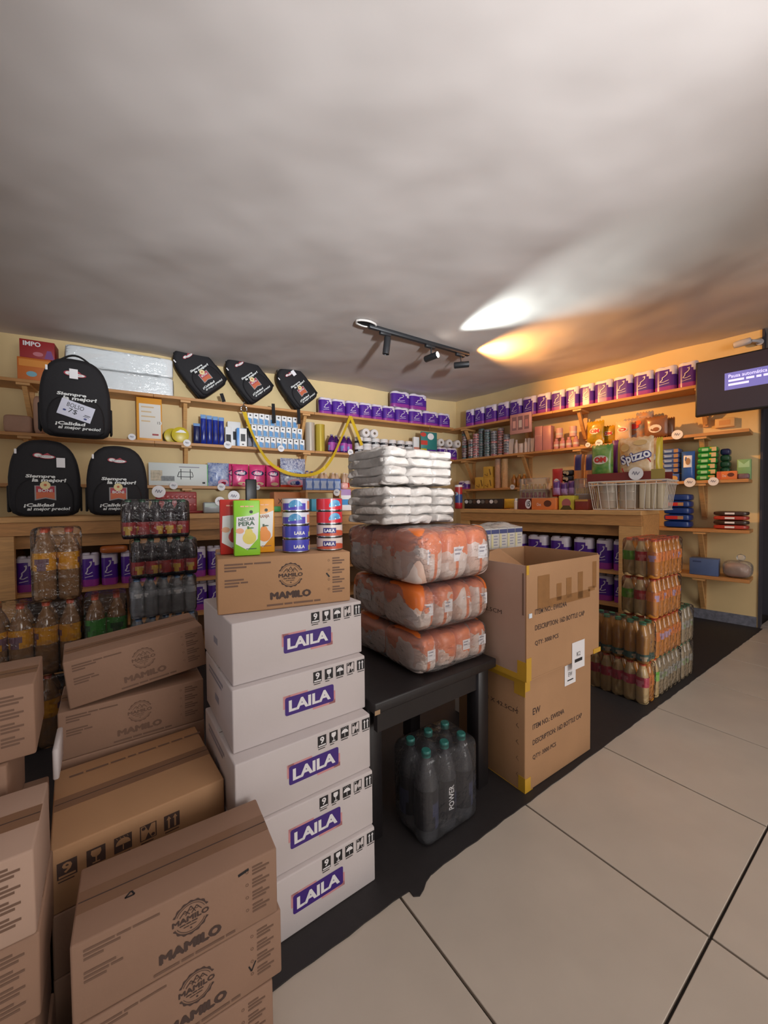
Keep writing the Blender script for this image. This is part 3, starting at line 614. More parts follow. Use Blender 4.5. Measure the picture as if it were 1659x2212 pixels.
# ------------------------------------------------------------------ black table
TZ = .520; tf = atz(800, 1524, TZ); te = atz(1077, 1419, TZ); ta = math.atan2(te.y-tf.y, te.x-tf.x); TWd = (te-tf).length-.034; TDp = .52
BT = mat('black_painted_wood', (34, 30, 31), .42, var=.12, scale=14, bump=.05, bscale=60)
tb = thing('low_table', 'low black table with scuffed top holding the orange bales', 'table', (tf.x+.014, tf.y+.006, .0045), ta)
zt = TZ-.0045
MB().rbox(0, 0, zt-.035, TWd, TDp, zt, .004, 2).build('table_top', BT, tb)
MB().box(.03, .03, zt-.115, TWd-.03, .05, zt-.0355).build('apron', BT, tb); MB().box(.03, TDp-.05, zt-.115, TWd-.03, TDp-.03, zt-.0355).build('apron', BT, tb)
MB().box(.022, .075, zt-.115, .04, TDp-.075, zt-.0355).build('apron', BT, tb)
for x, y in ((.02, .075), (TWd-.085, .02), (.02, TDp-.085), (TWd-.085, TDp-.085)): MB().rbox(x, y, 0, x+.062, y+.062, zt-.036, .003, 1).build('leg', BT, tb)
MB().box(-.0006, -.0006, zt-.036, .02, -.0001, zt-.022).build('chipped_edge', mat('bare_wood_chip', (170, 140, 108), .8), tb)
# ------------------------------------------------------------------ orange bales
ORG = mat('orange_pack_film', (226, 118, 48), .35, var=.10, scale=12); WPK = mat('white_pack_film', (222, 206, 196), .35, var=.06, scale=20); PEACH = mat('peach_pack_film', (222, 178, 150), .35, var=.08, scale=14)
FILM = film('clear_bale_film', .88, (236, 228, 226), .13, 1.0, 22, (1, 1, 2.2), gain=1.0)
def pack_film(name, hh):
    m = mat(name, (226, 118, 48), .33, var=.05, scale=12); nt = m.node_tree; N = nt.nodes.new; b = nt.nodes['Principled BSDF']
    tc = N('ShaderNodeTexCoord'); oi = N('ShaderNodeObjectInfo'); ad = N('ShaderNodeVectorMath'); ad.operation = 'ADD'; sc = N('ShaderNodeVectorMath'); sc.operation = 'SCALE'; sc.inputs['Scale'].default_value = 3.0
    nt.links.new(oi.outputs['Random'], sc.inputs[0]); nt.links.new(tc.outputs['Object'], ad.inputs[0]); nt.links.new(sc.outputs[0], ad.inputs[1])
    n1 = N('ShaderNodeTexNoise'); n1.inputs['Scale'].default_value = 13; nt.links.new(ad.outputs[0], n1.inputs['Vector']); n2 = N('ShaderNodeTexNoise'); n2.inputs['Scale'].default_value = 11; n2.inputs['Detail'].default_value = 1; nt.links.new(ad.outputs[0], n2.inputs['Vector'])
    sx = N('ShaderNodeSeparateXYZ'); nt.links.new(tc.outputs['Object'], sx.inputs[0])
    m1 = N('ShaderNodeMath'); m1.operation = 'MULTIPLY_ADD'; m1.inputs[1].default_value = .26; nt.links.new(n1.outputs['Fac'], m1.inputs[0]); nt.links.new(sx.outputs['Z'], m1.inputs[2])
    g = N('ShaderNodeMath'); g.operation = 'GREATER_THAN'; g.inputs[1].default_value = hh*.62+.13; nt.links.new(m1.outputs[0], g.inputs[0])
    r2 = N('ShaderNodeValToRGB'); r2.color_ramp.interpolation = 'CONSTANT'; e_ = r2.color_ramp.elements; e_[0].color = lin((218, 184, 166))+(1,); e_[1].position = .44; e_[1].color = lin((226, 208, 198))+(1,)
    nt.links.new(n2.outputs['Fac'], r2.inputs[0]); mx = N('ShaderNodeMix'); mx.data_type = 'RGBA'; nt.links.new(g.outputs[0], mx.inputs[0]); nt.links.new(r2.outputs[0], mx.inputs[6])
    mx.inputs[7].default_value = lin((228, 118, 50))+(1,)
    w1 = N('ShaderNodeMath'); w1.operation = 'MULTIPLY_ADD'; w1.inputs[1].default_value = 62; nt.links.new(sx.outputs['X'], w1.inputs[0]); r6 = N('ShaderNodeMath'); r6.operation = 'MULTIPLY'; r6.inputs[1].default_value = 9; nt.links.new(oi.outputs['Random'], r6.inputs[0]); nt.links.new(r6.outputs[0], w1.inputs[2])
    sn = N('ShaderNodeMath'); sn.operation = 'SINE'; nt.links.new(w1.outputs[0], sn.inputs[0]); g2 = N('ShaderNodeMath'); g2.operation = 'GREATER_THAN'; g2.inputs[1].default_value = .90; nt.links.new(sn.outputs[0], g2.inputs[0])
    m2 = N('ShaderNodeMix'); m2.data_type = 'RGBA'; nt.links.new(g2.outputs[0], m2.inputs[0]); nt.links.new(mx.outputs[2], m2.inputs[6]); m2.inputs[7].default_value = lin((222, 116, 56))+(1,); nt.links.new(m2.outputs[2], b.inputs['Base Color']); return m
def packet(w, d, h, seed):
    vs, fs = sellip(w, d, h, .50, 28, 14, .008, seed); b = MB(); b.add(vs, fs, 0, True); return b.mesh('packet', pack_film('orange_pack_%d' % int(h*1000), h))
def bale(F0, z, W1, D1, hh, nx, ny, nz, label, seed, rz):
    r = thing('bale', label, 'bale', (F0.x, F0.y, z), rz, 'clear bags of orange packs on the table')
    pw, pd, ph = W1/nx, D1/ny, hh/nz
    mes = [packet(pw*1.02, pd*1.02, ph*.99, seed+i) for i in range(3)]
    for k in range(nz):
        for j in range(ny):
            for i in range(nx):
                if 0 < i < nx-1 and 0 < j < ny-1 and k < nz-1: continue
                o = inst('packet', mes[(i+j+k) % 3], r, (pw*(i+.5), pd*(j+.5), k*ph+.003), random.uniform(-.04, .04))
                if k == nz-1 and (j == 0 or i == 0):
                    lb_ = MB(); x0 = -pw*.18; zz = ph*.50
                    if j == 0: lb_.rect(x0, zz-ph*.13, x0+pw*.42, zz+ph*.13, -pd*.5-.001, 0); lb_.bars(x0+pw*.05, zz+ph*.09, [[pw*.25], [pw*.2]], ph*.03, ph*.07, -pd*.5-.0017, 1)
                    else: lb_.rect(-pd*.2, zz-ph*.13, pd*.2, zz+ph*.13, 0, 0); lb_.v = [(-pw*.5-.001, x, z_) for x, y_, z_ in lb_.v]
                    lb_.build('pack_label', [PAPER, GREYI], o)
    vs, fs = sellip(W1*1.065, D1*1.065, hh*1.03, .34, 60, 24, .012, seed); b = MB(); b.add(vs, fs, 0, True, Matrix.Translation((W1/2, D1/2, 0)))
    b.build('clear_film', FILM, r); return r
F1 = atz(915, 1471, TZ)
b0 = Vector((F1.x-.01, F1.y, 0))
bale(b0, TZ+.001, .375, .47, .150, 4, 2, 1, 'clear bale of orange packs lying directly on the black table', 1, R_(36))
bale(b0-FD*.005+FB*.005, TZ+.156, .385, .47, .170, 4, 2, 1, 'clear bale of orange packs in the middle of three', 11, R_(35))
bale(b0-FD*.022-FB*.01, TZ+.331, .40, .48, .205, 3, 3, 1, 'topmost clear bale of orange packs under the white bundles', 21, R_(35.5))
BZ = TZ+.331+.213
# ------------------------------------------------------------------ white bundles
WR = mat('white_crinkled_film', (206, 197, 189), .38, var=.04, scale=16, bump=.8, bscale=20)
def wpk(w, d, h, seed):
    vs, fs = sellip(w, d, h, .34, 44, 14, .0, seed)
    vs = [(x + .016*noise.noise(Vector((z*40, y*22, seed+x*8))), y + .020*noise.noise(Vector((x*26, z*45, seed*1.7))), z+.006*noise.noise(Vector((x*30, y*30, seed)))) for x, y, z in vs]
    b = MB(); b.add(vs, fs, 0, True); return b.mesh('white_packet', WR)
wm = [wpk(.121, .29, .037, i*3.3) for i in range(6)]
WF = aty(838, 1137, 1.455)
for q in range(2):
    r = thing('white_bundle', ('lower', 'upper')[q]+' bundle of crinkled white packets on top of the orange bales', 'bundle', (WF.x+(.0, -.004)[q], WF.y+(0, .008)[q], BZ+.002+q*.153), R_((35, 36.5)[q]), 'bundles of white packets on the bales')
    for k in range(4):
        for i in range(3): inst('white_packet', wm[(i*2+k*3+q) % 6], r, (.059+.119*i+random.uniform(-.003, .003), .145, .0362*k), random.choice((0, math.pi))+random.uniform(-.02, .02))
    vs, fs = sellip(.365, .295, .146, .2, 36, 12, .004, 5+q); b = MB(); b.add(vs, fs, 0, True, Matrix.Translation((.178, .145, 0))); b.build('clear_film', film('thin_bundle_film', .93, (230, 230, 230), .15, .8, 16), r)
# ------------------------------------------------------------------ bottles
_BM = {}
def bottle_set(key, R, Hh, body, cap, label=None, lz=(.32, .58), seg=16, neck=.30):
    if key not in _BM:
        pr = [(R*.55, 0), (R*.88, 0), (R, Hh*.035), (R, Hh*.10), (R*.955, Hh*.13), (R, Hh*.16), (R, Hh*.58), (R*.985, Hh*.64), (R*.88, Hh*.72), (R*.62, Hh*.82), (R*neck*1.05, Hh*.89), (R*neck, Hh*.93)]
        bm_ = MB().lathe(pr, seg).mesh('bottle', body)
        cm = MB().lathe([(R*neck*1.18, Hh*.93), (R*neck*1.2, Hh*.985), (R*neck*1.05, Hh)], 12).mesh('cap', cap)
        lm = None
        if label:
            k = MB(); r1 = R+.0009; n = 24
            for j in range(n):
                a0, a1 = 6.2832*j/n, 6.2832*(j+1)/n; t = (j/n*2) % 1
                for q in range(3):
                    z0, z1 = Hh*(lz[0]+(lz[1]-lz[0])*q/3), Hh*(lz[0]+(lz[1]-lz[0])*(q+1)/3)
                    k.add([(r1*math.cos(a0), r1*math.sin(a0), z0), (r1*math.cos(a1), r1*math.sin(a1), z0), (r1*math.cos(a1), r1*math.sin(a1), z1), (r1*math.cos(a0), r1*math.sin(a0), z1)], [(0, 1, 2, 3)], 1 if (q == 1 and .25 < t < .75) or (q == 0 and .4 < t < .6) else 0, True)
            lm = k.mesh('bottle_label', label)
        _BM[key] = (bm_, cm, lm)
    return _BM[key]
def add_bottle(parent, st, loc, rz=0):
    o = inst('bottle', st[0], parent, loc, rz); inst('cap', st[1], o)
    if st[2]: inst('bottle_label', st[2], o)
    return o
SHRINK = film('shrink_wrap', .985, (238, 240, 242), .1, .9, 26, gain=1.0)
def drink_pack(label, group, P0, z, nx, ny, sp_, st, hh, dx=FD, dy=FB, rz=FRZ, pick=None, inner=False, wrap=True, cat='drink pack'):
    r = thing('drink_pack', label, cat, (P0.x, P0.y, z), rz, group)
    for j in range(ny):
        for i in range(nx):
            if not inner and 0 < i < nx-1 and 0 < j < ny-1: continue
            add_bottle(r, pick(i, j) if pick else st, (sp_*(i+.5), sp_*(j+.5), .001), random.uniform(0, 6.28))
    if wrap:
        vs, fs = sellip(nx*sp_+.004, ny*sp_+.004, hh*1.005, .16, 32, 12, .002, nx); b = MB(); b.add(vs, fs, 0, True, Matrix.Translation((nx*sp_/2, ny*sp_/2, 0))); b.build('shrink_wrap', SHRINK, r)
    return r
def pl(name, c, **k): return mat(name, c, k.pop('rough', .12), coat=.4, **k)
PEACHTEA = pl('pale_brown_drink', (150, 112, 76)); CAPO = mat('orange_cap', (216, 84, 40), .4); CAPG = mat('green_cap', (44, 112, 78), .4); CAPB = mat('blue_cap', (92, 132, 176), .4); CAPT = mat('teal_cap', (52, 120, 112), .35)
LBY = [mat('yellow_label', (222, 158, 30), .4), mat('purple_script', (128, 96, 110), .5)]; LBG = [mat('green_label', (74, 150, 64), .4), mat('dark_green_script', (50, 84, 46), .5)]
LBR = [mat('red_fruit_label', (168, 48, 52), .4), mat('yellow_fruit', (216, 178, 70), .4)]; LBP = [mat('pink_label', (206, 78, 100), .4), mat('pale_pink_script', (230, 150, 160), .4)]; LBRR = [mat('red_label', (190, 34, 46), .4), mat('red_script', (220, 120, 120), .4)]
LBGN = [mat('lime_label', (120, 190, 60), .4), mat('lime_script', (160, 210, 110), .4)]; LBO = [mat('orange_label', (232, 140, 60), .4), mat('lilac_script', (200, 170, 200), .4)]
COLA = pl('dark_soda', (38, 24, 34)); ORS = pl('orange_soda', (214, 140, 52)); PALJ = pl('pale_juice', (214, 184, 132)); AMB = pl('amber_tea', (190, 136, 66)); CLR = film('clear_bottle', .66, (196, 200, 206), .08, .25, 40); CLW = pl('cloudy_drink', (170, 150, 120))
b15y = bottle_set('15y', .0435, .345, PEACHTEA, CAPO, LBY, (.42, .66), 20); b15g = bottle_set('15g', .0435, .345, PEACHTEA, CAPO, LBG, (.42, .66), 20)
bq = Vector((-1.684, 1.797, 0))
def bp_(i, j=0): return bq + FD*(.09*i-.045) + FB*(.09*j-.045)
drink_pack('wrapped big yellow-label bottles at the floor behind the left cartons', None, bp_(-1), .0045, 4, 2, .09, b15y, .345)
drink_pack('wrapped big green-label bottles at the floor behind the left cartons', None, bp_(3)+FD*.007, .0045, 2, 2, .09, b15g, .345)
drink_pack('wide wrapped row of big yellow-label bottles behind the left cartons', None, bp_(-1), .351, 4, 2, .09, b15y, .345, inner=True)
drink_pack('wrapped pair of big green-label bottles beside the yellow ones', None, bp_(3)+FD*.007, .351, 2, 2, .09, b15g, .345, inner=True)
drink_pack('topmost wrapped big yellow-label bottles in front of the left counter', None, bp_(1), .6975, 2, 2, .09, b15y, .345, inner=True)
bs = bottle_set('soda', .0285, .193, COLA, CAPG, LBR, (.10, .42), 16, .36); bw = bottle_set('water', .0285, .193, CLR, CAPB, [film('water_label', .35, (205, 208, 214), .3, .1), WHITE], (.52, .68), 16, .42)
sq = Vector((-1.225, 1.875, 0))
for i in range(6):
    off = (0, .0, .004, .0, .006, -.028)[i]
    st = bs if i >= 4 else bw
    drink_pack(('wrapped water bottles at the floor under the dark sodas', 'wrapped water bottles second from the floor under the sodas', 'lower visible pack of wrapped water bottles with blue caps', 'upper pack of wrapped water bottles under the dark sodas', 'lower pack of dark soda bottles with red labels', 'topmost pack of dark soda bottles with red labels')[i], 'packs of small bottles by the left counter', sq+FD*off, .0045+i*.1955, 5, 3, .059, st, .193, inner=i >= 2)
# right hand floor packs
SB = .0655; RH = .2285
kw = dict(R=.0322, Hh=RH)
b_pink = bottle_set('pink', .0322, RH, PALJ, CAPO, LBP, (.42, .66), neck=.46); b_org = bottle_set('org', .0322, RH, ORS, CAPO, LBO, (.42, .66), neck=.46); b_amb = bottle_set('amb', .0322, RH, AMB, CAPG, [mat('teal_band', (70, 110, 100), .4), mat('cream_band', (200, 180, 150), .4)], (.06, .22), neck=.46)
b_lime = bottle_set('lime', .0322, RH, PALJ, CAPO, LBGN, (.42, .66), neck=.46); b_red = bottle_set('red', .0322, RH, PALJ, CAPO, LBRR, (.42, .66), neck=.46); b_clr = bottle_set('clr', .0322, RH, CLW, CAPG, [mat('grey_label', (176, 170, 160), .4), mat('grey_green', (150, 164, 120), .4)], (.40, .6), neck=.46)
c1 = Vector((1.455, 2.155, 0)); c2 = c1 + FD*(2*SB+.006); c3 = c2 + FD*(6*SB+.008)
drink_pack('wrapped pale juices with pink labels at the floor by the counter end', None, c1, .0045, 2, 5, SB, None, RH, pick=lambda i, j: b_org if i == 1 else b_pink)
drink_pack('wrapped amber bottles with green caps on the pink-label pack', None, c1, .0045+RH+.003, 2, 5, SB, b_amb, RH)
lv = ('cloudy bottle pack at the floor under the orange soda tower', 'orange soda pack second from the floor in the tower', 'orange soda pack third up in the tower', 'topmost orange soda pack of the tower by the counter end')
for i in range(4):
    drink_pack(lv[i], 'orange soda tower', c2+FB*(.0, .0, .004, .0)[i], .0045+i*(RH+.003), 6, 3, SB, None, RH, inner=i == 3, pick=(lambda i_, j_: b_clr if i_ else b_lime) if i == 0 else (lambda i_, j_: (b_org, b_red, b_lime)[j_] if i_ == 0 else b_org))
for i in range(2):
    drink_pack(('lower', 'upper')[i]+' clear bottle pack behind the orange soda tower', 'clear packs behind the tower', c3, .0045+i*(RH+.003), 3, 3, SB, b_clr, RH, inner=i == 1)
# sports drink pack under the table
SMK = film('smoky_bottle', .5, (84, 86, 92), .08, .3, 30)
b_pw = bottle_set('power', .041, .30, SMK, CAPT, [mat('black_label', (30, 30, 36), .35), mat('navy_stripe', (62, 66, 92), .35)], (.16, .60), 20, .34)
pp = Vector((.138, 1.318, 0)) - FD*.0425 - FB*.0425
r = drink_pack('shrink-wrapped six of dark sports drinks under the black table', None, pp, .0045, 3, 2, .085, b_pw, .30, inner=True, wrap=False)
k = MB().text('POWER', 0, 0, .022, 0, 0, w=.085, bold=.02, rot=90, warp=None)
rr_ = .0435; k.v = [(rr_*math.sin((x-.006)/rr_), -rr_*math.cos((x-.006)/rr_), z+.125) for x, y, z in k.v]
k.build('bottle_lettering', PAPER, r, (.085*1.5, .0425, 0))
vs, fs = sellip(.085*3+.006, .085*2+.006, .295, .18, 32, 12, .004, 3); b = MB(); b.add(vs, fs, 0, True, Matrix.Translation((.1275, .085, 0)))
hole = lambda v: v[1] < .02 and abs((v[0]-.13)/.075)**2+abs((v[2]-.115)/.07)**2 < 1
b.f, b.m, b.s = zip(*[(f, m_, s_) for f, m_, s_ in zip(b.f, b.m, b.s) if not all(hole(b.v[i]) for i in f)]); b.m = list(b.m); b.s = list(b.s)
b.build('shrink_wrap', film('smoky_shrink', .93, (170, 168, 172), .12, .8, 20), r)
# ------------------------------------------------------------------ milk carton packs
MKW = mat('milk_carton_white', (206, 200, 192), .4); MKB = mat('milk_blue_band', (78, 82, 124), .4); MKY = mat('milk_cream', (214, 204, 160), .45)
def milk_mesh():
    b = MB().rbox(.001, .001, 0, .068, .068, .165, .002, 1, smooth=False); b.rect(.002, .135, .067, .158, .0002, 1); b.rect(.002, .06, .018, .135, .0002, 2); b.bars(.022, .125, [[.03], [.036], [.028], [.032]], .006, .016, .0001, 3); b.arc(.036, .01, .018, .024, 0, 180, .0001, 1, 10); b.text('S&S', .036, .018, .012, .0001, 4)
    return b.mesh('milk_carton', [MKW, MKB, MKY, GREYI, mat('milk_red', (170, 60, 60), .4)])
mm = milk_mesh(); mk0 = Vector((.80, 2.255, 0)) - FD*.414
for i in range(6):
    r = thing('milk_pack', ('topmost pack of milk cartons in loose film behind the open carton' if i == 5 else f'pack of milk cartons in the pile behind the open carton, {ORD[i+1]} from the floor'), 'milk pack', (mk0.x, mk0.y, .0045+i*.1675+(.03 if i == 5 else 0)*0), FRZ, 'milk packs piled behind the tan cartons')
    for y in range(2 if i < 5 else 3):
        for x in range(6): inst('milk_carton', mm, r, (.069*x, .069*y, 0), 0)
    if i == 5:
        vs, fs = [], []
        for v in range(11):
            for u in range(15):
                x, y = .42*u/14-.003, .212*v/10-.003; e = min(1, 4*min(u/14, 1-u/14))*min(1, 4*min(v/10, 1-v/10)); vs.append((x, y, .166+.075*e*(.55+.45*math.sin(3+x*9))+.012*noise.noise(Vector((x*20, y*20, 1)))*e))
        for v in range(10):
            for u in range(14): q = v*15+u; fs.append((q, q+1, q+16, q+15))
        MB().add(vs, fs, 0, True).build('loose_film', film('milky_film', .35, (214, 216, 214), .25, .9, 14), r)
# ------------------------------------------------------------------ backpacks
NYL = mat('black_nylon', (25, 23, 27), .75, var=.10, scale=60, bump=.15, bscale=240); NYL2 = mat('black_webbing', (17, 16, 19), .8)
BPW = mat('backpack_white_print', (222, 224, 222), .6); BPR = mat('backpack_red_print', (170, 44, 62), .55); BPO = mat('backpack_orange_print', (196, 96, 56), .55); BPY = mat('backpack_cream_print', (226, 206, 150), .55); BPG = mat('backpack_grey_print', (150, 146, 146), .6)
def outline(w, h, n=48):
    pts = []
    for i in range(n):
        t = 2*math.pi*i/n; c, s = math.cos(t), math.sin(t); p = 7.0 if s < 0 else 3.0
        r = (abs(c)**p + abs(s)**p)**(-1/p); x, z = r*c*w/2, h*.5+r*s*h*.5
        x *= 1 - .12*max(0, (z/h-.5)/.5); pts.append((x, z))
    return pts
def backpack(loc, rot, w, h, d, label, card=False, hang=None, emblem=True, strap=True, hd_=.045):
    r = thing('backpack', label, 'backpack', loc, rot, 'black printed backpacks')
    ol = outline(w, h); n = len(ol); vs, fs = [], []
    for y, s in ((d, .90), (d*.93, .97), (d*.5, 1.0), (d*.16, .99), (d*.05, .95), (0, .86)):
        for x, z in ol: vs.append((x*s, y+.004*noise.noise(Vector((x*14, z*14, y*9+w))), h*.5+(z-h*.5)*s))
    for k in range(5):
        for i in range(n): j = (i+1) % n; fs.append((k*n+j, k*n+i, (k+1)*n+i, (k+1)*n+j))
    fs.append(tuple(range(n))); fs.append(tuple(reversed(range(5*n, 6*n))))
    bo = MB(); bo.add(vs, fs, 0, True); bo.build('body', NYL, r)
    zp = MB(); zp.tube([(x*.97, d*.30, h*.5+(z-h*.5)*.985) for x, z in ol[:n//2+1]], .0035, 6); zp.build('zipper', NYL2, r)
    pk = MB(); o2 = outline(w*.80, h*.50, 28); m_ = len(o2); vs = []; fs = []
    for y, s in ((.01, 1.0), (-.012, .98), (-.020, .90)):
        for x, z in o2: vs.append((x*s, y, h*.26+(z-h*.25)*s*1.0+.0))
    for k in range(2):
        for i in range(m_): j = (i+1) % m_; fs.append((k*m_+j, k*m_+i, (k+1)*m_+i, (k+1)*m_+j))
    fs.append(tuple(reversed(range(2*m_, 3*m_)))); pk.add(vs, fs, 0, True); pk.build('front_pocket', NYL, r)
    hd = MB(); hd.band([(w*(-.22+.44*i/10), d*.55, h*.985+hd_*math.sin(math.pi*i/10)) for i in range(11)], lambda t: (-math.cos(math.pi*t)*.5, 0, math.sin(math.pi*t)+.25), .022, .007); hd.build('carry_handle', NYL2, r)
    for s in (-1, 1):
        sd = MB(); sd.rbox(-.006, d*.2, h*.06, .006, d*.8, h*.40, .005, 1, T=Matrix.Translation((s*w*.5, 0, 0))); sd.build('side_pocket', NYL2, r)
    if strap:
        st = MB(); st.band([(w*.30, d*.9, h*.10), (w*.36, d*.6, -.002), (w*.40, d*.3, -.035), (w*.41, d*.25, -.085)], (0, -1, .2), .02, .003); st.build('hanging_strap', NYL2, r)
    y = -.0245; y0 = -.0045
    MB().text('Siempre', -.02, h*.515, .026, y0-.018, 0, w=w*.40, bold=.04, shear=.2).build('slogan_print', BPW, r); MB().text('la mejor!', .02, h*.465, .030, y, 0, w=w*.46, bold=.04, shear=.2).build('slogan_print', BPW, r); MB().text('¡Calidad', -.03, h*.145, .026, y, 0, w=w*.40, bold=.04, shear=.2).build('slogan_print', BPW, r); MB().text('al mejor precio!', .015, h*.095, .026, y, 0, w=w*.58, bold=.03, shear=.2).build('slogan_print', BPW, r)
    if emblem:
        em = MB(); ew, e0, e1 = w*.145, h*.21, h*.40
        em.poly([(-ew, e0), (0, e0+.012), (ew, e0), (ew, e1), (-ew, e1)], y, 4); em.poly([(-ew*.86, e0+.008), (0, e0+.019), (ew*.86, e0+.008), (ew*.86, e1-.004), (-ew*.86, e1-.004)], y-.0006, 1)
        em.poly([(-ew*.86, e0+.008), (0, e0+.019), (ew*.86, e0+.008), (ew*.86, e0+.05), (-ew*.86, e0+.05)], y-.0009, 2); em.disc(0, e1+.002, ew*.5, y=y-.001, m=3, n=16); em.disc(0, e1+.004, ew*.16, y=y-.0014, m=2, n=8)
        em.text('BONI', 0, e1-.03, .018, y-.0014, 0, w=ew*1.3, bold=.02); em.build('emblem', [BPW, BPR, BPO, BPY, BPG, BLK], r)
    lg = MB(); yl = y0-.006
    lg.disc(-w*.09, h*.79, w*.07, h*.030, yl, 1, 14); lg.disc(w*.03, h*.775, w*.12, h*.026, yl, 1, 14); lg.poly([(-w*.02, h*.80), (w*.1, h*.79), (w*.04, h*.825)], yl, 1)
    lg.disc(-w*.09, h*.79, w*.05, h*.022, yl-.0006, 0, 14); lg.disc(w*.03, h*.775, w*.10, h*.019, yl-.0006, 0, 14); lg.text('Guo', -w*.005, h*.78, h*.026, yl-.0012, 2, w=w*.18); lg.build('logo_patch', [BPW, BPR, BPG], r)
    if hang: MB().box(hang[0]-.02, yl-.004, hang[1]-.03, hang[0]+.022, yl-.0025, hang[1]+.03).build('hang_tag', PAPER, r)
    MB().box(-w*.40, .004, h*.80, -w*.37, .0055, h*.86).build('side_label', PAPER, r)
    if card:
        T = Matrix.Translation((.0, y-.006, h*.315)) @ Matrix.Rotation(R_(17), 4, 'Y')
        cdm = MB().box(-.085, -.001, -.05, .085, .001, .05, T=T).build('price_card', mat('price_card_paper', (214, 216, 232), .6), r)
        MB().text('BOLSO', -.01, .024, .026, -.0018, 0, w=.085, T=T).text('7$', -.015, -.012, .032, -.0018, 0, w=.045, T=T).rect(.045, -.012, .075, -.008, -.0018, 0, T=T).rect(.04, -.020, .07, -.017, -.0018, 0, T=T).disc(-.055, -.016, .009, .006, -.0018, 1, 8, T=T).disc(.055, -.033, .009, .006, -.0018, 1, 8, T=T).build('price_writing', [BLK, mat('blue_stamp', (60, 70, 130), .6)], cdm)
    return r
BK = []
for (px, Y, z, w, h, rz, lb_, kw_) in ((97, 2.42, CT+.0015, .345, .475, 38, 'black backpack standing on the left counter, nearest the left edge', dict(hang=(.075, .335), hd_=.010)), (254, 2.56, CT+.0015, .335, .455, 35, 'black backpack standing on the counter beside the dark sodas', dict(hd_=.010)), (168, 2.47, CT+.502, .36, .49, 37, 'black backpack with handwritten price card perched on two others', dict(card=True, emblem=False, hang=(-.01, .385)))):
    q = aty(px, 1000, Y); backpack((q.x, q.y, z), R_(rz), w, h, .15, lb_, strap=False, **kw_)
for (px, py, w, h, lb_, hs) in ((467, 868, .35, .51, 'black backpack tilted on the top shelf, beside the foam pack', ((478, 850), (484, 868))), (571, 886, .35, .51, 'black backpack tilted on the top shelf, middle of the three', ((590, 872), (592, 914))), (669, 893, .33, .48, 'black backpack tilted on the top shelf, beside the purple packs', ((645, 884), (646, 916)))):
    s, _ = sp('L', px, py, .24); th = R_(-40); zz = SHZ['A'] + math.sin(-th)*w*.47+.012; l0 = W('L', s, .245, zz); eu = Euler((0, th, LRZ))
    r = backpack(l0, eu, w, h, .13, lb_, hang=(.05, .36) if px == 669 else None, strap=False)
    Mi = (Matrix.Translation(l0) @ eu.to_matrix().to_4x4()).inverted(); q = [sp('L', hs[0][0], hs[0][1], .292), sp('L', hs[1][0], hs[1][1], .292)]
    MB().band([W('L', q[0][0], .292, q[0][1]), W('L', (q[0][0]+q[1][0])/2, .295, (q[0][1]+q[1][1])/2), W('L', q[1][0], .292, q[1][1])], LN, .035, .003, T=Mi).build('hanging_strap', NYL2, r)
# ------------------------------------------------------------------ toilet paper packs
PUR = mat('purple_wrap', (84, 38, 150), .28, coat=.2); PUR2 = mat('magenta_wrap', (150, 56, 150), .3); PWH = mat('white_wrap', (226, 216, 228), .35)
def tp_mesh(w, d, h, flip=1):
    seg, rows = 28, 9; vs, fs, ms = [], [], []
    def ring(t):
        a = 2*math.pi*t; c, s = math.cos(a), math.sin(a); x = math.copysign(abs(c)**.62, c)*w/2; y = math.copysign(abs(s)**.62, s)*d/2
        y *= 1 - .10*math.exp(-(x/(w*.10))**2); return x, y
    for i in range(rows+1):
        z = h*i/rows; k = .97 if i in (0, rows) else 1
        for j in range(seg): x, y = ring(j/seg); vs.append((x*k, y*k, z))
    for i in range(rows):
        for j in range(seg):
            k = (j+1) % seg; fs.append((i*seg+j, i*seg+k, (i+1)*seg+k, (i+1)*seg+j)); x = (ring((j+.5)/seg)[0]/w+.5); z = (i+.5)/rows
            lim = .94 - .24*max(0, min(1, (x*flip+(1-flip)/2*1-.46)*2.6)) if flip > 0 else .93 - .30*max(0, min(1, (.58-x)*2.6))
            ms.append(2 if z > lim else (1 if z < .20 else (2 if z < .0 else 0)))
    fs.append(tuple(reversed(range(seg)))); ms.append(2); fs.append(tuple(range(rows*seg, (rows+1)*seg))); ms.append(2)
    b = MB(); b.add(vs, fs, ms, True); return b.mesh('toilet_paper_pack', [PUR, PUR2, PWH])
def tp_logo(w, d, h, flip=1):
    b = MB(); y = -d/2-.0015
    cx = -w*.06
    b.line([(cx+w*(-.16+.30*t)+w*.05*math.sin(t*9), h*(.42+.34*t+.03*math.sin(t*7))) for t in [i/12 for i in range(13)]], .007, y)
    b.line([(cx-w*.16, h*.42), (cx+w*.0, h*.40), (cx+w*.22, h*.46)], .005, y); b.line([(cx+w*.12, h*.74), (cx+w*.18, h*.80), (cx+w*.06, h*.78)], .006, y)
    b.line([(cx-w*.2, h*.30), (cx+w*.24, h*.34)], .004, y); return b.mesh('script_logo', PWH)
_tp = {}
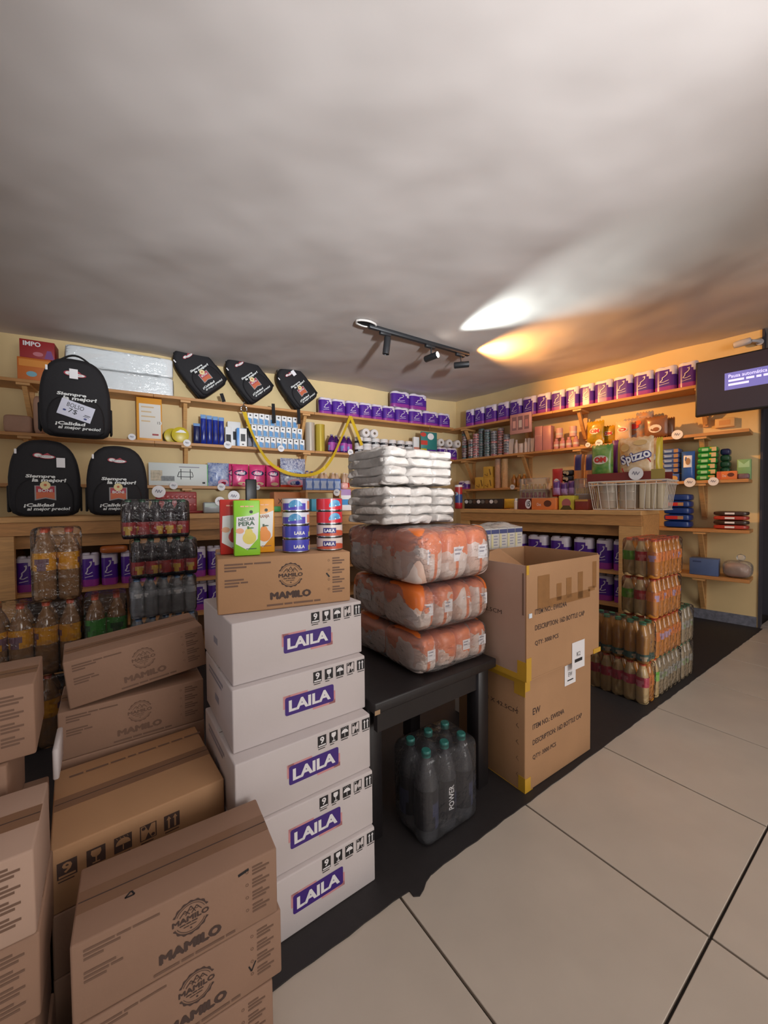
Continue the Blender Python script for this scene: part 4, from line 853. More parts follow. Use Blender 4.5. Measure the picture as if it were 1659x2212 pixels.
def tp_pack(key, w, d, h, loc, rz, label, group, name='toilet_paper_pack'):
    k = (key, round(w, 2), round(h, 2))
    if k not in _tp:
        w2, h2 = round(w, 2), round(h, 2)
        rr = min(w2*.235, d*.45); rl = MB().lathe([(rr*.98, -.012), (rr, .0), (rr*.94, .010), (rr*.80, .015), (rr*.36, .016), (rr*.33, .004)], 18).mesh('paper_roll', PWH)
        _tp[k] = (tp_mesh(w2-.006, d, h2), tp_logo(w2, d, h2), rl, w2, h2)
    m = _tp[k]; o = inst(name, m[0], None, loc, rz); tag(o, label, 'toilet paper', group); inst('script_logo', m[1], o)
    for s in (-1, 1): inst('paper_roll', m[2], o, (s*m[3]*.24, 0, m[4]-.002))
    return o
TD = .125
def tp_row(side, shelf, bounds, n, hh, labf, group, py=900):
    for i, (x0, x1) in enumerate(zip(bounds, bounds[1:])):
        s0, s1 = sp(side, x0, py, n)[0], sp(side, x1, py, n)[0]
        tp_pack(side, s1-s0, TD, hh, W(side, (s0+s1)/2, n-TD/2, shelf+.001), LRZ if side == 'L' else RRZ, labf(i), group)
RB = [1003, 1022, 1044, 1071, 1098, 1126, 1157, 1188, 1219, 1250, 1282, 1322, 1366, 1411, 1462, 1507]
tp_row('R', SHZ['A'], RB, .215, .245, lambda i: f'purple toilet paper pack on right wall top shelf, {ORD[i+1]} from the corner', 'purple packs on the right top shelf', 850)
LB_ = [692, 720, 749, 779, 806, 829, 856, 886, 916, 950, 975]
tp_row('L', SHZ['A'], LB_, .215, .20, lambda i: f'purple toilet paper pack on left wall top shelf, {ORD[i+1]} from the backpacks', 'purple packs on the left top shelf')
s0, s1 = sp('L', 845, 880, .16)[0], sp('L', 921, 880, .16)[0]
for i in range(2): 
    ww = (s1-s0)/2; tp_pack('LT', ww, .12, .20, W('L', s0+ww*(i+.5), .14, SHZ['A']+.218), LRZ, f'purple toilet paper pack stacked second tier near the corner, {("left", "right")[i]} one', 'purple packs on the left top shelf')
# packs inside the counters (n = 1.5 front)
def tp_counter(side, zsh, xs, hh, labf, group, py, n=1.42):
    for i, (x0, x1) in enumerate(xs):
        s0, s1 = sp(side, x0, py, n)[0], sp(side, x1, py, n)[0]; tp_pack('C'+side, s1-s0, .13, hh, W(side, (s0+s1)/2, n-.07, zsh+.001), LRZ if side == 'L' else RRZ, labf(i), group)
tp_counter('L', .60, ((28, 75), (78, 122), (125, 171), (173, 213), (215, 255), (258, 300), (300, 338), (415, 448), (448, 480), (480, 512)), .215, lambda i: f'purple paper pack inside the left counter upper shelf, {ORD[i+1]} from left', 'purple packs inside the left counter', 1230)
tp_counter('L', .345, ((415, 450), (450, 482), (482, 514)), .20, lambda i: f'purple paper pack inside the left counter lower shelf, {ORD[i+1]} from left', 'purple packs inside the left counter', 1300)
tp_counter('R', .60, ((1092, 1130), (1136, 1178), (1184, 1226), (1234, 1278), (1284, 1318), (1320, 1352)), .225, lambda i: f'purple and white paper pack inside the right counter upper shelf, {ORD[i+1]} from left', 'purple packs inside the right counter', 1190)
tp_counter('R', .345, ((1240, 1283), (1286, 1320), (1322, 1352)), .205, lambda i: f'purple paper pack inside the right counter lower shelf, {ORD[i+1]} from left', 'purple packs inside the right counter', 1270)
# ------------------------------------------------------------------ generic goods
RZ = {'L': LRZ, 'R': RRZ}
def goods(side, x0, x1, yt, z, n, dep, name, label, cat, body, deco=None, dm=(), group=None, r=.003, yy=None, dname='print'):
    yy = yy or 1000
    s0, s1 = sp(side, x0, yy, n)[0], sp(side, x1, yy, n)[0]; h = sp(side, (x0+x1)/2, yt, n)[1]-z; w = s1-s0
    o = MB().rbox(0, 0, 0, w, dep, h, min(r, w*.2, h*.2), 2).build(name, body, None, W(side, s0, n, z+.0008), RZ[side]); tag(o, label, cat, group)
    if deco:
        b = MB(); deco(b, w, h); b.build(dname, list(dm), o)
    return o
Y8 = -.0008
# left wall, top shelf
OR_ = mat('orange_box', (206, 112, 44), .5); RD_ = mat('dark_red_box', (158, 40, 42), .5); LBL = mat('pale_blue_ink', (130, 180, 196), .5); LIL = mat('lilac_ink', (130, 80, 140), .5)
nA = .24; za = SHZ['A']
o1 = goods('L', 37, 110, 774, za, nA, .17, 'product_box', 'orange box under the red one on the top shelf at far left', 'box', OR_, lambda b, w, h: b.disc(w*.42, h*.3, w*.16, h*.12, Y8, 0, 14).rect(w*.05, h*.62, w*.95, h*.92, Y8, 1), [LBL, mat('amber_ink', (226, 146, 60), .5)], yy=800)
hz = sp('L', 75, 774, nA)[1]
goods('L', 42, 118, 736, hz+.001, nA-.01, .16, 'product_box', 'dark red box stacked on the orange one at far left', 'box', RD_, lambda b, w, h: b.text('IMPO', w*.35, h*.78, h*.26, Y8, 0, w=w*.5, bold=.03).disc(w*.52, h*.25, w*.15, h*.12, Y8, 1, 14).poly([(w*.7, h*.05), (w*.98, h*.05), (w*.9, h*.5), (w*.78, h*.5)], Y8, 2), [PAPER, mat('rose_ink', (200, 120, 130), .5), LIL], yy=760)
s0, s1 = sp('L', 140, 800, nA)[0], sp('L', 374, 800, nA)[0]; fw = s1-s0; fh = (sp('L', 378, 777, nA)[1]-za)/2
FOAM = mat('white_foam_in_film', (232, 235, 236), .22, coat=.5, bump=.8, bscale=9)
for i in range(2):
    vs, fs = sellip(fw, .22, fh*.99, .14, 40, 14, .004, i+2); b = MB(); b.add(vs, fs, 0, True, Matrix.Translation((fw/2, .11, 0)))
    f_ = b.build('foam_pack', FOAM, None, W('L', s0, nA, za+.001+i*fh), LRZ); tag(f_, ('lower', 'upper')[i]+' long white foam block in plastic on the top shelf', 'foam block', 'foam blocks on the top shelf')
    vs, fs = sellip(fw*1.006, .228, fh*.995, .2, 60, 14, .009, i+9); b = MB(); b.add(vs, fs, 0, True, Matrix.Translation((fw/2, .11, 0))); b.build('plastic_sleeve', film('sleeve_film', .9, (235, 240, 242), .08, 1.0, 6, (1, 2, 5)), f_)
# left wall, middle shelf
zb = SHZ['B']; nB = .24
TOW = mat('pink_beige_paper', (176, 138, 116), .7, var=.06, scale=12)
for i, (x0, x1, yt, lb_) in enumerate(((5, 68, 893, 'beige wrapped paper block on the middle shelf at far left'), (70, 92, 852, 'tall pink wrapped roll beside the beige block at far left'))):
    s0, s1 = sp('L', x0, 920, nB)[0], sp('L', x1, 920, nB)[0]; h = sp('L', x0, yt, nB)[1]-zb; vs, fs = sellip(s1-s0, .16, h, .3 if i == 0 else .5, 24, 10, .003, i); b = MB(); b.add(vs, fs, 0, True, Matrix.Translation(((s1-s0)/2, .08, 0))); o = b.build('paper_block', TOW, None, W('L', s0, nB, zb+.001), LRZ); tag(o, lb_, 'paper block')
goods('L', 295, 350, 860, zb, nB, .07, 'display_box', 'tall orange-framed box with white panel on the middle shelf', 'box', mat('orange_frame', (222, 152, 48), .45),
      lambda b, w, h: b.rect(w*.1, h*.06, w*.95, h*.86, Y8, 0).bars(w*.18, h*.8, [[w*.5], [w*.4], [w*.55], [w*.35]], h*.03, h*.11, Y8-.0006, 1).disc(w*.87, h*.43, w*.12, h*.065, Y8-.0007, 0, 14).text('15', w*.87, h*.43, h*.06, Y8-.0012, 2).rect(w*.6, h*.13, w*.85, h*.17, Y8-.0007, 3), [mat('glossy_white_card', (226, 222, 214), .15), mat('sand_ink', (206, 176, 130), .4), BLK, RD_], yy=905)
YEL = mat('yellow_lid', (206, 184, 40), .35); GRN = mat('dark_green_tub', (70, 84, 40), .4)
for i, (px, lb_) in enumerate(((373, 'yellow-lidded green tub lying behind the other, middle shelf'), (389, 'yellow-lidded green tub facing out on the middle shelf'))):
    s, _ = sp('L', px, 930, .2); rr = .078
    T = Matrix.Rotation(R_(90), 4, 'X'); b = MB().lathe([(rr*.85, -.10, 1), (rr*.95, -.09, 1), (rr, -.012, 0), (rr, 0, 0), (rr*.9, .004, 0)], 26, T=T)
    o = b.build('plastic_tub', [YEL, GRN], None, W('L', s, .245-.118*(1-i), zb+rr+.001), (0, 0, LRZ+(.2 if i == 0 else .0))); tag(o, lb_, 'tub')
    if i: MB().poly([(-.045, .02), (.055, .022), (.03, .045), (.0, .05)], -.0055).build('lid_shine', WHITE, o)  # white patch painted as a shine on the lid
BLU = mat('royal_blue_film', (36, 58, 168), .3, c2=(20, 34, 110), scale=14); BLUL = mat('light_blue_film', (130, 170, 220), .3)
# ---- pouch bags
def pouch(w, h, d, colf, mats, nu=12, nv=14, crimp=.05, seed=0, zig=0):
    vs, fs, ms = [], [], []; rr = random.Random(seed)
    def bul(u, v): return (max(0, 1-abs(2*u-1)**2.6)*max(0, 1-abs(2*v-1)**3.2))**.62
    for sd in (-1, 1):
        for j in range(nv+1):
            for i in range(nu+1):
                u, v = i/nu, j/nv; bb_ = bul(u, v); nz = noise.noise(Vector((u*4+seed, v*4, sd)))*.12+noise.noise(Vector((u*9+seed, v*3, sd*2)))*.08
                vs.append(((u-.5)*w*(1-.05*bb_), sd*d/2*bb_*(1+nz)+sd*.0008, v*h + (zig*((i % 2)-.5) if j in (0, nv) else 0)))
    N = (nu+1)*(nv+1)
    for sd in range(2):
        for j in range(nv):
            for i in range(nu):
                a = sd*N+j*(nu+1)+i; q = (a, a+1, a+nu+2, a+nu+1); fs.append(q if sd == 0 else q[::-1]); ms.append(colf((i+.5)/nu, (j+.5)/nv))
    for j in range(nv): fs.append((j*(nu+1), (j+1)*(nu+1), N+(j+1)*(nu+1), N+j*(nu+1))); ms.append(0); a = j*(nu+1)+nu; fs.append((a, N+a, N+a+nu+1, a+nu+1)); ms.append(0)
    b = MB(); b.add(vs, fs, ms, True)
    surf = lambda off: (lambda x, z: (x, -d/2*bul(min(.999, max(.001, x/w+.5)), min(.999, max(.001, z/h)))*1.13-off, z))
    return b, surf
def bag(side, x0, x1, yt, z, n, d, label, colf, mats, deco=None, dm=(), cat='bag', name='snack_bag', group=None, yy=None, tilt=0, seed=0, zig=.004, rz=0):
    yy = yy or 1000; s0, s1 = sp(side, x0, yy, n)[0], sp(side, x1, yy, n)[0]; h = sp(side, (x0+x1)/2, yt, n)[1]-z; w = s1-s0
    b, sf = pouch(w, h, d, colf, mats, seed=seed, zig=zig); o = b.build(name, mats, None, W(side, (s0+s1)/2, n-d*.58, z+.003+zig), Euler((R_(-tilt), 0, RZ[side]+rz))); tag(o, label, cat, group)
    if deco: k = MB(); deco(k, w, h, sf); k.build('bag_print', list(dm), o)
    return o
for i in range(5):
    x0 = (418, 434, 447, 460, 473)[i]; dk = i == 0
    bag('L', x0, x0+(15 if dk else 12), 915 if dk else 894+i*2, zb, .27-.02*dk, .05, ('dark blue pouch at the left of the royal blue refill pouches' if dk else f'royal blue refill pouch on the middle shelf, {ORD[i]} from the yellow tubs'), lambda u, v: 1 if v > .84 else 0, [BLU if not dk else mat('navy_film', (26, 34, 84), .35), BLUL], cat='pouch', name='refill_pouch', group='blue refill pouches', yy=930, seed=i)
# small electronics boxes
def phonebox(x0, x1, y0, y1, n, label, ph, var=0, d=.10):
    s0, s1 = sp('L', x0, 940, n)[0], sp('L', x1, 940, n)[0]; z0 = sp('L', (x0+x1)/2, y1, n)[1]; h = sp('L', (x0+x1)/2, y0, n)[1]-z0; w = s1-s0
    return w, h
goods('L', 487, 500, 922, zb, .22, .08, 'gadget_box', 'narrow black and white gadget box right of the blue pouches', 'box', WHITE, lambda b, w, h: b.rect(w*.1, h*.1, w*.9, h*.6, Y8, 0), [BLK], yy=940)
goods('L', 492, 520, 911, zb, .12, .08, 'gadget_box', 'white gadget box standing behind the earphone box', 'box', WHITE, lambda b, w, h: b.poly([(w*.4, h*.3), (w*.95, h*.3), (w*.85, h*.62), (w*.4, h*.62)], Y8, 0), [BLK], yy=940)
goods('L', 512, 533, 925, zb, .25, .07, 'gadget_box', 'white and light blue earphone box with dark window', 'box', mat('sky_blue_box', (86, 150, 220), .4), lambda b, w, h: b.rect(w*.25, 0, w, h*.98, Y8, 0).rect(w*.38, h*.28, w*.85, h*.68, Y8-.0005, 1).rect(w*.5, h*.08, w*.7, h*.15, Y8-.0005, 1), [WHITE, DGREY], yy=940)
goods('L', 534, 546, 925, zb, .16, .08, 'gadget_box', 'dark grey gadget box beside the bulb boxes', 'box', DGREY, lambda b, w, h: b.rect(w*.2, h*.1, w*.8, h*.5, Y8, 0), [GREYI], yy=940)
BBX = mat('bulb_box_blue', (92, 152, 206), .4); rowz = [zb]; nb_ = .235
h1 = (sp('L', 600, 897, nb_)[1]-zb)/3
for k in range(3):
    xs0, cnt = ((548, 9), (544, 9), (536, 9))[k]; xe = (660, 656, 646)[k]; step = (xe-xs0)/cnt
    for i in range(cnt):
        s0, s1 = sp('L', xs0+step*i, 940, nb_)[0], sp('L', xs0+step*(i+1), 940, nb_)[0]; w = s1-s0-.004; h = h1-.003
        key = ('bulb', round(w, 2))
        if key not in _tp:
            w2 = round(w, 2); m_ = MB().rbox(0, 0, 0, w2-.004, .09, h, .002, 1, smooth=False); k_ = MB(); k_.poly([(.002, .004), (w2*.86, .004), (w2*.82, h*.34), (w2*.5, h*.52), (.002, h*.56)], Y8, 0).rect(w2*.30, h*.72, w2*.62, h*.86, Y8, 1).rect(w2*.62, h*.1, w2*.8, h*.5, Y8-.0005, 2)
            _tp[key] = (m_.mesh('bulb_box', WHITE), k_.mesh('box_print', [BBX, DGREY, GREYI]))
        o = inst('bulb_box', _tp[key][0], None, W('L', s0, nb_-.004*((i*7+k*3) % 4), zb+.001+k*h1), LRZ); inst('box_print', _tp[key][1], o)
        tag(o, f'white and blue light bulb box, {("bottom", "middle", "top")[k]} row, {ORD[i+1]} from left', 'box', 'light bulb boxes on the middle shelf')
# plastic film rolls
for i, (x0, x1, yt, c, lb_) in enumerate(((663, 683, 911, (196, 186, 172), 'tall silver roll of cling film on the middle shelf'), (685, 705, 915, (196, 172, 66), 'tall gold roll of cling film beside the silver one'))):
    n = .235; s0, s1 = sp('L', x0, 950, n)[0], sp('L', x1, 950, n)[0]; rr = (s1-s0)/2; h = sp('L', x0, yt, n)[1]-zb
    o = MB().lathe([(rr*.45, .004, 1), (rr, .004, 0), (rr, h, 0), (rr*.45, h, 1), (rr*.42, h-.03, 1)], 24, cap=False).build('cling_film_roll', [mat('film_roll_%d' % i, c, .18, coat=.5, metal=.25), mat('roll_core', (150, 120, 90), .8)], None, W('L', (s0+s1)/2, n-rr, zb), LRZ); tag(o, lb_, 'film roll')
    MB().lathe([(rr*.44, .003), (rr*.44, h+.004)], 16).build('core_tube', mat('roll_core', (150, 120, 90), .8), o)
# purple cleaner bottles
PB = pl('purple_cleaner', (62, 22, 98)); pbs = bottle_set('cleaner', .045, .215, PB, mat('clear_cap', (150, 140, 160), .3), [mat('cleaner_label', (168, 70, 160), .4), mat('cleaner_label_blue', (120, 140, 200), .4)], (.10, .55), 18, .36)
for i, px in enumerate((715, 728, 741, 755)):
    s, _ = sp('L', px, 950, .2); o = add_bottle(None, pbs, W('L', s, .22-.05*(i % 2), zb+.001), LRZ-1.57+i*.2); tag(o, f'purple cleaner bottle on the middle shelf, {ORD[i+1]} from the gold roll', 'bottle', 'purple cleaner bottles')
# white roll packs with black band
WRP = mat('white_roll_paper', (226, 222, 220), .55, bump=.1, bscale=30); BND = mat('black_band', (46, 44, 48), .45)
rl_ = MB().lathe([(.018, .0, 0), (.052, .0, 0), (.056, .006, 0), (.056, .10, 0), (.052, .106, 0), (.018, .106, 0)], 22, cap=True).mesh('paper_roll', WRP); bd_ = MB().lathe([(.0568, .030), (.0568, .058)], 22, cap=False).mesh('printed_band', BND); bw_ = MB().lathe([(.0572, .037), (.0572, .050)], 8, cap=False).mesh('band_text', WHITE)
ho_ = MB().lathe([(.018, .1062), (.0175, .1064)], 14).mesh('roll_hole', mat('cardboard_core', (120, 104, 90), .8))
def tp_roll(loc, rot, label, group, band=True):
    o = inst('toilet_roll', rl_, None, loc, rot); tag(o, label, 'toilet roll', group); inst('roll_hole', ho_, o)
    if band: inst('printed_band', bd_, o); 
    if band:
        k = MB().text('ROLL', 0, .044, .016, 0, 0, w=.05, bold=.02, warp=lambda x, z: (math.sin(x/.0575)*.0578, -math.cos(x/.0575)*.0578, z)); k.build('band_lettering', WHITE, o)
    return o
for k, lv_ in enumerate((0, 1)):
    for i, px in enumerate((776, 794, 812, 830, 848, 866, 883)):
        if k == 1 and i > 6: continue
        s, _ = sp('L', px, 955, .2); tp_roll(W('L', s, .19, zb+.001+k*.1075), (0, 0, LRZ+(.3 if i % 2 else -.15)), f'white toilet roll with black band, {("lower", "upper")[k]} row, {ORD[i+1]} from left', 'white rolls with black bands')
for i, px in enumerate((788, 806)):
    s, _ = sp('L', px, 930, .2); tp_roll(W('L', s, .135, zb+.0575+.216), Euler((R_(90), 0, LRZ)), f'bare white roll lying end-on above the banded rolls, {("left", "right")[i]}', 'bare rolls lying on top', band=False)
goods('L', 894, 906, 944, zb, .24, .04, 'sachet_box', 'small peach and white sachet beside the toilet rolls', 'sachet', WHITE, lambda b, w, h: b.rect(0, h*.1, w, h*.5, Y8, 0), [mat('salmon_ink', (206, 130, 110), .5)], yy=955)
s0, s1 = sp('L', 909, 950, .295)[0], sp('L', 944, 950, .295)[0]
h_ = MB().rbox(0, 0, 0, s1-s0, .012, .30, .004, 1).build('blister_pack', mat('teal_card', (52, 130, 128), .4), None, W('L', s0, .297, zb+.05), LRZ); tag(h_, 'teal blister card hanging from the top shelf near the corner', 'blister pack')
w_ = s1-s0; MB().rect(0, .12, w_*.4, .18, Y8, 0).rect(0, .0, w_*.35, .07, Y8, 2).disc(w_*.15, .26, w_*.18, .03, Y8, 0, 12).disc(w_*.6, .24, w_*.2, .045, Y8, 1, 16).rect(w_*.4, .0, w_*.95, .06, Y8, 3).build('card_print', [mat('card_red', (200, 70, 60), .5), PAPER, YEL, PUR], h_)
MB().tube([(w_*.55, .006, .29), (w_*.55, .006, .36), (w_*.6, .006, .385), (w_*.6, .03, .40)], .003, 6).build('hook', STEEL, h_)
for i, (x0, x1, yt) in enumerate(((946, 966, 958), (967, 987, 958))):
    s0, s1 = sp('L', x0, 970, .2)[0], sp('L', x1, 970, .2)[0]; tp_pack('LM', s1-s0, TD, .16, W('L', (s0+s1)/2, .17, zb+.001), LRZ, f'purple paper pack in the corner of the middle shelf, {("left", "right")[i]}', 'corner packs on the middle shelf')
for i, px in enumerate((950, 968, 986)):
    s, _ = sp('L', px, 945, .2); tp_roll(W('L', s, .13, zb+.178+.0575), Euler((R_(90), 0, LRZ)), f'bare white roll on the corner purple packs, {ORD[i+1]} from left', 'bare rolls in the corner', band=False)
# left wall, lower shelf
zc = SHZ['C']; nC = .25
goods('L', 321, 449, 1001, zc, nC, .07, 'flat_box', 'long white box printed with a black wall rack', 'box', mat('white_green_box', (214, 220, 216), .45),
      lambda b, w, h: [b.rect(w*.985, 0, w, h, Y8, 2), b.rect(w*.03, h*.2, w*.22, h*.66, Y8, 1), b.rect(w*.20, h*.2, w*.42, h*.42, Y8-.0005, 3), b.line([(w*.5, h*.62), (w*.72, h*.62), (w*.74, h*.42)], h*.025, Y8, 0), b.line([(w*.5, h*.62), (w*.47, h*.40), (w*.74, h*.40)], h*.03, Y8, 0), b.line([(w*.53, h*.75), (w*.53, h*.28)], h*.03, Y8, 0), b.line([(w*.69, h*.75), (w*.69, h*.28)], h*.03, Y8, 0), b.bars(w*.5, h*.86, [[w*.35]], h*.04, 0, Y8, 4), b.rect(w*.9, h*.1, w*.95, h*.18, Y8, 0)], [BLK, mat('sand_photo', (190, 176, 150), .5, var=.3, scale=40), mat('leaf_green', (90, 170, 80), .5), mat('grey_photo', (120, 124, 124), .5, var=.3, scale=40), GREYI], yy=1025)
SWB = mat('swirl_blue_film', (70, 100, 170), .28, c2=(196, 206, 226), scale=14, distort=3.0); SWW = mat('swirl_white_film', (222, 224, 232), .28, c2=(52, 66, 130), scale=12, distort=4.0); PNK = mat('hot_pink_film', (214, 36, 108), .28, c2=(236, 96, 150), scale=10); NAV = mat('navy_oval', (34, 30, 84), .35); ORF = mat('orange_red_film', (224, 70, 50), .35)
bag('L', 450, 496, 1000, zc, .28, .08, 'blue swirl detergent bag beside the long white box', lambda u, v: 0, [SWB], lambda b, w, h, sf: b.disc(w*.2, h*.15, w*.25, h*.14, 0, 0, 16, sf(.001)).disc(w*.22, h*.12, w*.12, h*.07, 0, 1, 12, sf(.002)), [mat('pale_pink_print', (230, 170, 190), .4), mat('crimson_print', (150, 30, 60), .4)], name='detergent_bag', yy=1030, seed=3, zig=0)
for i, (x0, x1) in enumerate(((491, 514), (503, 538), (540, 574), (570, 590), (577, 605))):
    fr_ = i in (1, 2, 4)
    bag('L', x0, x1, 1002+i, zc, .28 if fr_ else .18, .065, f'hot pink detergent bag on the lower shelf, {ORD[i+1]} from left', lambda u, v: 0, [PNK], (lambda b, w, h, sf: b.disc(0, h*.60, w*.40, h*.13, 0, 0, 22, sf(.001)).text('Adar', w*.02, h*.60, h*.15, 0, 1, w=w*.5, bold=.04, shear=.2, warp=sf(.0025)).disc(w*.1, h*.12, w*.3, h*.08, 0, 2, 12, sf(.0012))), [NAV, PAPER, mat('pale_yellow_print', (236, 206, 170), .4)], name='detergent_bag', group='pink detergent bags', yy=1030, seed=i+5, zig=0)
bag('L', 608, 662, 990, zc, .28, .085, 'white and blue swirl detergent bag at the end of the lower shelf', lambda u, v: 1 if v < .10 else 0, [SWW, ORF], lambda b, w, h, sf: b.disc(w*.05, h*.48, w*.34, h*.12, 0, 0, 20, sf(.001)).text('Blanco', w*.05, h*.48, h*.10, 0, 1, w=w*.5, bold=.02, warp=sf(.0025)).disc(w*.08, h*.15, w*.35, h*.12, 0, 2, 16, sf(.001)).disc(w*.15, h*.14, w*.1, h*.06, 0, 1, 12, sf(.002)), [mat('pale_blue_print', (180, 200, 226), .4), mat('navy_print', (40, 50, 130), .4), mat('pale_pink_print', (230, 170, 190), .4)], name='detergent_bag', yy=1020, seed=12, zig=0)
# ------------------------------------------------------------------ short shelf and goods at the right end of the left wall
shelf('L', zc, sp('L', 658, 1050, DEP)[0], sp('L', 790, 1050, DEP)[0], [sp('L', 752, 1000, .15)[0]], 'short pine shelf on the left wall behind the grey stack')
for i, px in enumerate((662, 676, 694, 706, 718, 730, 742, 752)):
    red = i >= 2; st = bottle_set('lotion_r' if red else 'lotion_b', .032, .19 if red else .20, mat('beige_lotion', (206, 172, 146), .35), mat('cream_cap', (226, 206, 186), .4) if red else mat('blue_cap2', (66, 70, 150), .4), [mat('red_lotion_label', (206, 52, 44), .4), mat('peach_lotion_label', (236, 150, 110), .4)] if red else [mat('navy_lotion_label', (58, 62, 120), .4), mat('white_lotion_label', (200, 206, 226), .4)], (.06, .36), 14, .4)
    s, _ = sp('L', px, 1020, .15); o = add_bottle(None, st, W('L', s, .17-.06*(i % 2), zc+.001), i*.4); tag(o, f'beige {"red" if red else "blue"}-label bottle on the short shelf, {ORD[i+1]} from left', 'bottle', 'beige bottles on the short shelf')
# display stand on the left counter
n = 1.30; s0, s1 = sp('L', 661, 1060, n)[0], sp('L', 737, 1060, n)[0]; zt_ = sp('L', 700, 1059, n)[1]
st = thing('display_stand', 'small wooden display stand on the left counter holding blue boxes', 'stand', W('L', s0, n, CT+.001), LRZ); w = s1-s0; hh = zt_-CT-.001
MB().box(0, 0, hh-.02, w, .165, hh).build('stand_top', PINE_D, st); MB().box(0, .005, 0, .018, .16, hh-.0205).build('side_board', PINE, st); MB().box(w-.018, .005, 0, w, .16, hh-.0205).build('side_board', PINE, st); MB().box(.0185, .01, .04, w-.0185, .155, .055).build('stand_shelf', PINE, st)
for i in range(5):
    x = w/5*i; ww = w/5-.002; hb = sp('L', 700, 1034, n)[1]-zt_
    o = MB().rbox(0, 0, 0, ww, .09, hb, .002, 1, smooth=False).build('small_box', mat('cornflower_box', (92, 126, 196), .4), None, W('L', s0+x, n-.004, zt_+.0015), LRZ); tag(o, f'small blue and silver box on the display stand, {ORD[i+1]} from left', 'box', 'blue boxes on the display stand')
    MB().poly([(ww*.1, hb*.15), (ww*.9, hb*.15), (ww*.8, hb*.5), (ww*.95, hb*.8), (ww*.05, hb*.8), (ww*.2, hb*.5)], Y8).build('box_print', mat('silver_blue_ink', (176, 192, 222), .4), o)
def ctop(side, x0, x1, y0, y1, n, d, name, label, cat, body, deco=None, dm=(), r=.003, group=None):
    z = sp(side, (x0+x1)/2, y1, n)[1]; z = max(z, CT+.0012)
    return goods(side, x0, x1, y0, z-.0008, n, d, name, label, cat, body, deco, dm, group, r, yy=1080)
LC = CT+.0012
goods('L', 738, 764, 1079, LC, 1.25, .1, 'product_box', 'sky blue and white box on the left counter beside the grey stack', 'box', WHITE, lambda b, w, h: b.rect(0, h*.5, w, h, Y8, 0), [mat('sky_ink', (60, 144, 206), .4)], yy=1090)
hz = sp('L', 750, 1079, 1.25)[1]
goods('L', 736, 758, 1057, hz+.001, 1.25, .08, 'soap_pack', 'lilac and white soap pack on the sky blue box', 'soap', mat('lilac_pack', (176, 140, 190), .4), lambda b, w, h: b.rect(0, 0, w, h*.4, Y8, 0), [PAPER], yy=1070)
hz2 = sp('L', 747, 1057, 1.25)[1]
vs, fs = sellip(.075, .06, .062, .6, 16, 8); o = MB().add(vs, fs, 0, True).build('soap_bag', mat('pink_soap_wrap', (236, 176, 168), .25), None, W('L', sp('L', 747, 1050, 1.25)[0], 1.21, hz2+.002), LRZ); tag(o, 'pink wrapped soap topping the lilac pack on the left counter', 'soap')
goods('L', 673, 702, 1078, LC, 1.38, .08, 'product_box', 'flat cyan box lying behind the red tins', 'box', mat('cyan_box', (64, 172, 214), .4), lambda b, w, h: b.disc(w*.9, h*.5, w*.14, h*.4, Y8, 0, 12), [PAPER], yy=1090)
goods('L', 592, 650, 1063, LC, 1.12, .16, 'open_box', 'orange-brown box lettered BONI at the back of the left counter', 'box', mat('orange_card', (204, 128, 76), .5), lambda b, w, h: b.text('BONI', w*.62, h*.52, h*.3, Y8, 0, w=w*.5, bold=.05).text('X', w*.22, h*.52, h*.26, Y8, 0, w=w*.16), [BLK], yy=1075)
goods('L', 586, 607, 1094, LC, 1.30, .1, 'packet', 'small green packet on the left counter', 'packet', mat('bright_green_pack', (52, 160, 84), .4), yy=1100)
goods('L', 440, 487, 1085, LC, 1.34, .10, 'packet', 'grey wrapped packet on the left counter', 'packet', mat('grey_wrap', (150, 156, 158), .3, var=.1, scale=20), lambda b, w, h: b.rect(w*.05, h*.55, w*.95, h*.9, Y8, 0), [mat('pale_green_ink', (170, 186, 176), .4)], r=.01, yy=1095)
n = 1.18; sa, sb_ = sp('L', 336, 1085, n)[0], sp('L', 425, 1085, n)[0]; tw = sb_-sa; th = sp('L', 380, 1062, n)[1]-LC
tr_ = MB().rbox(0, 0, 0, tw, .03, th, .008, 2).rbox(-.02, -.06, 0, tw+.05, .03, .018, .004, 1).build('moulded_tray', mat('brick_red_plastic', (150, 50, 50), .35), None, W('L', sa, n, LC), LRZ); tag(tr_, 'brick red moulded plastic tray standing behind the dark sodas', 'tray')
dm_ = MB()
for q in range(2):
    for i in range(9): dm_.lathe([(.014, 0), (.012, .008), (.004, .010)], 10, T=Matrix.Translation((tw*(.06+.11*i), 0, th*(.38+.38*q))) @ Matrix.Rotation(R_(90), 4, 'X'))
k_ = dm_.build('tray_bumps', mat('brick_red_shiny', (176, 78, 76), .2), tr_); k_['kind'] = 'stuff'
n = 1.24; s, _ = sp('L', 543, 1060, n); zt_ = sp('L', 543, 1035, n)[1]
tm_ = thing('pos_terminal', 'black sales terminal on a stand seen from behind on the counter', 'terminal', W('L', s, n, LC), LRZ)
MB().rbox(-.045, 0, .03, .045, .03, zt_-LC, .008, 2).build('screen_back', BLACKP, tm_); MB().rbox(-.07, -.03, 0, .10, .12, .022, .006, 2).build('base', WHITE, tm_); MB().rbox(-.12, .005, .045, -.046, .02, .09, .004, 1).build('side_reader', mat('grey_plastic', (120, 122, 126), .4), tm_)
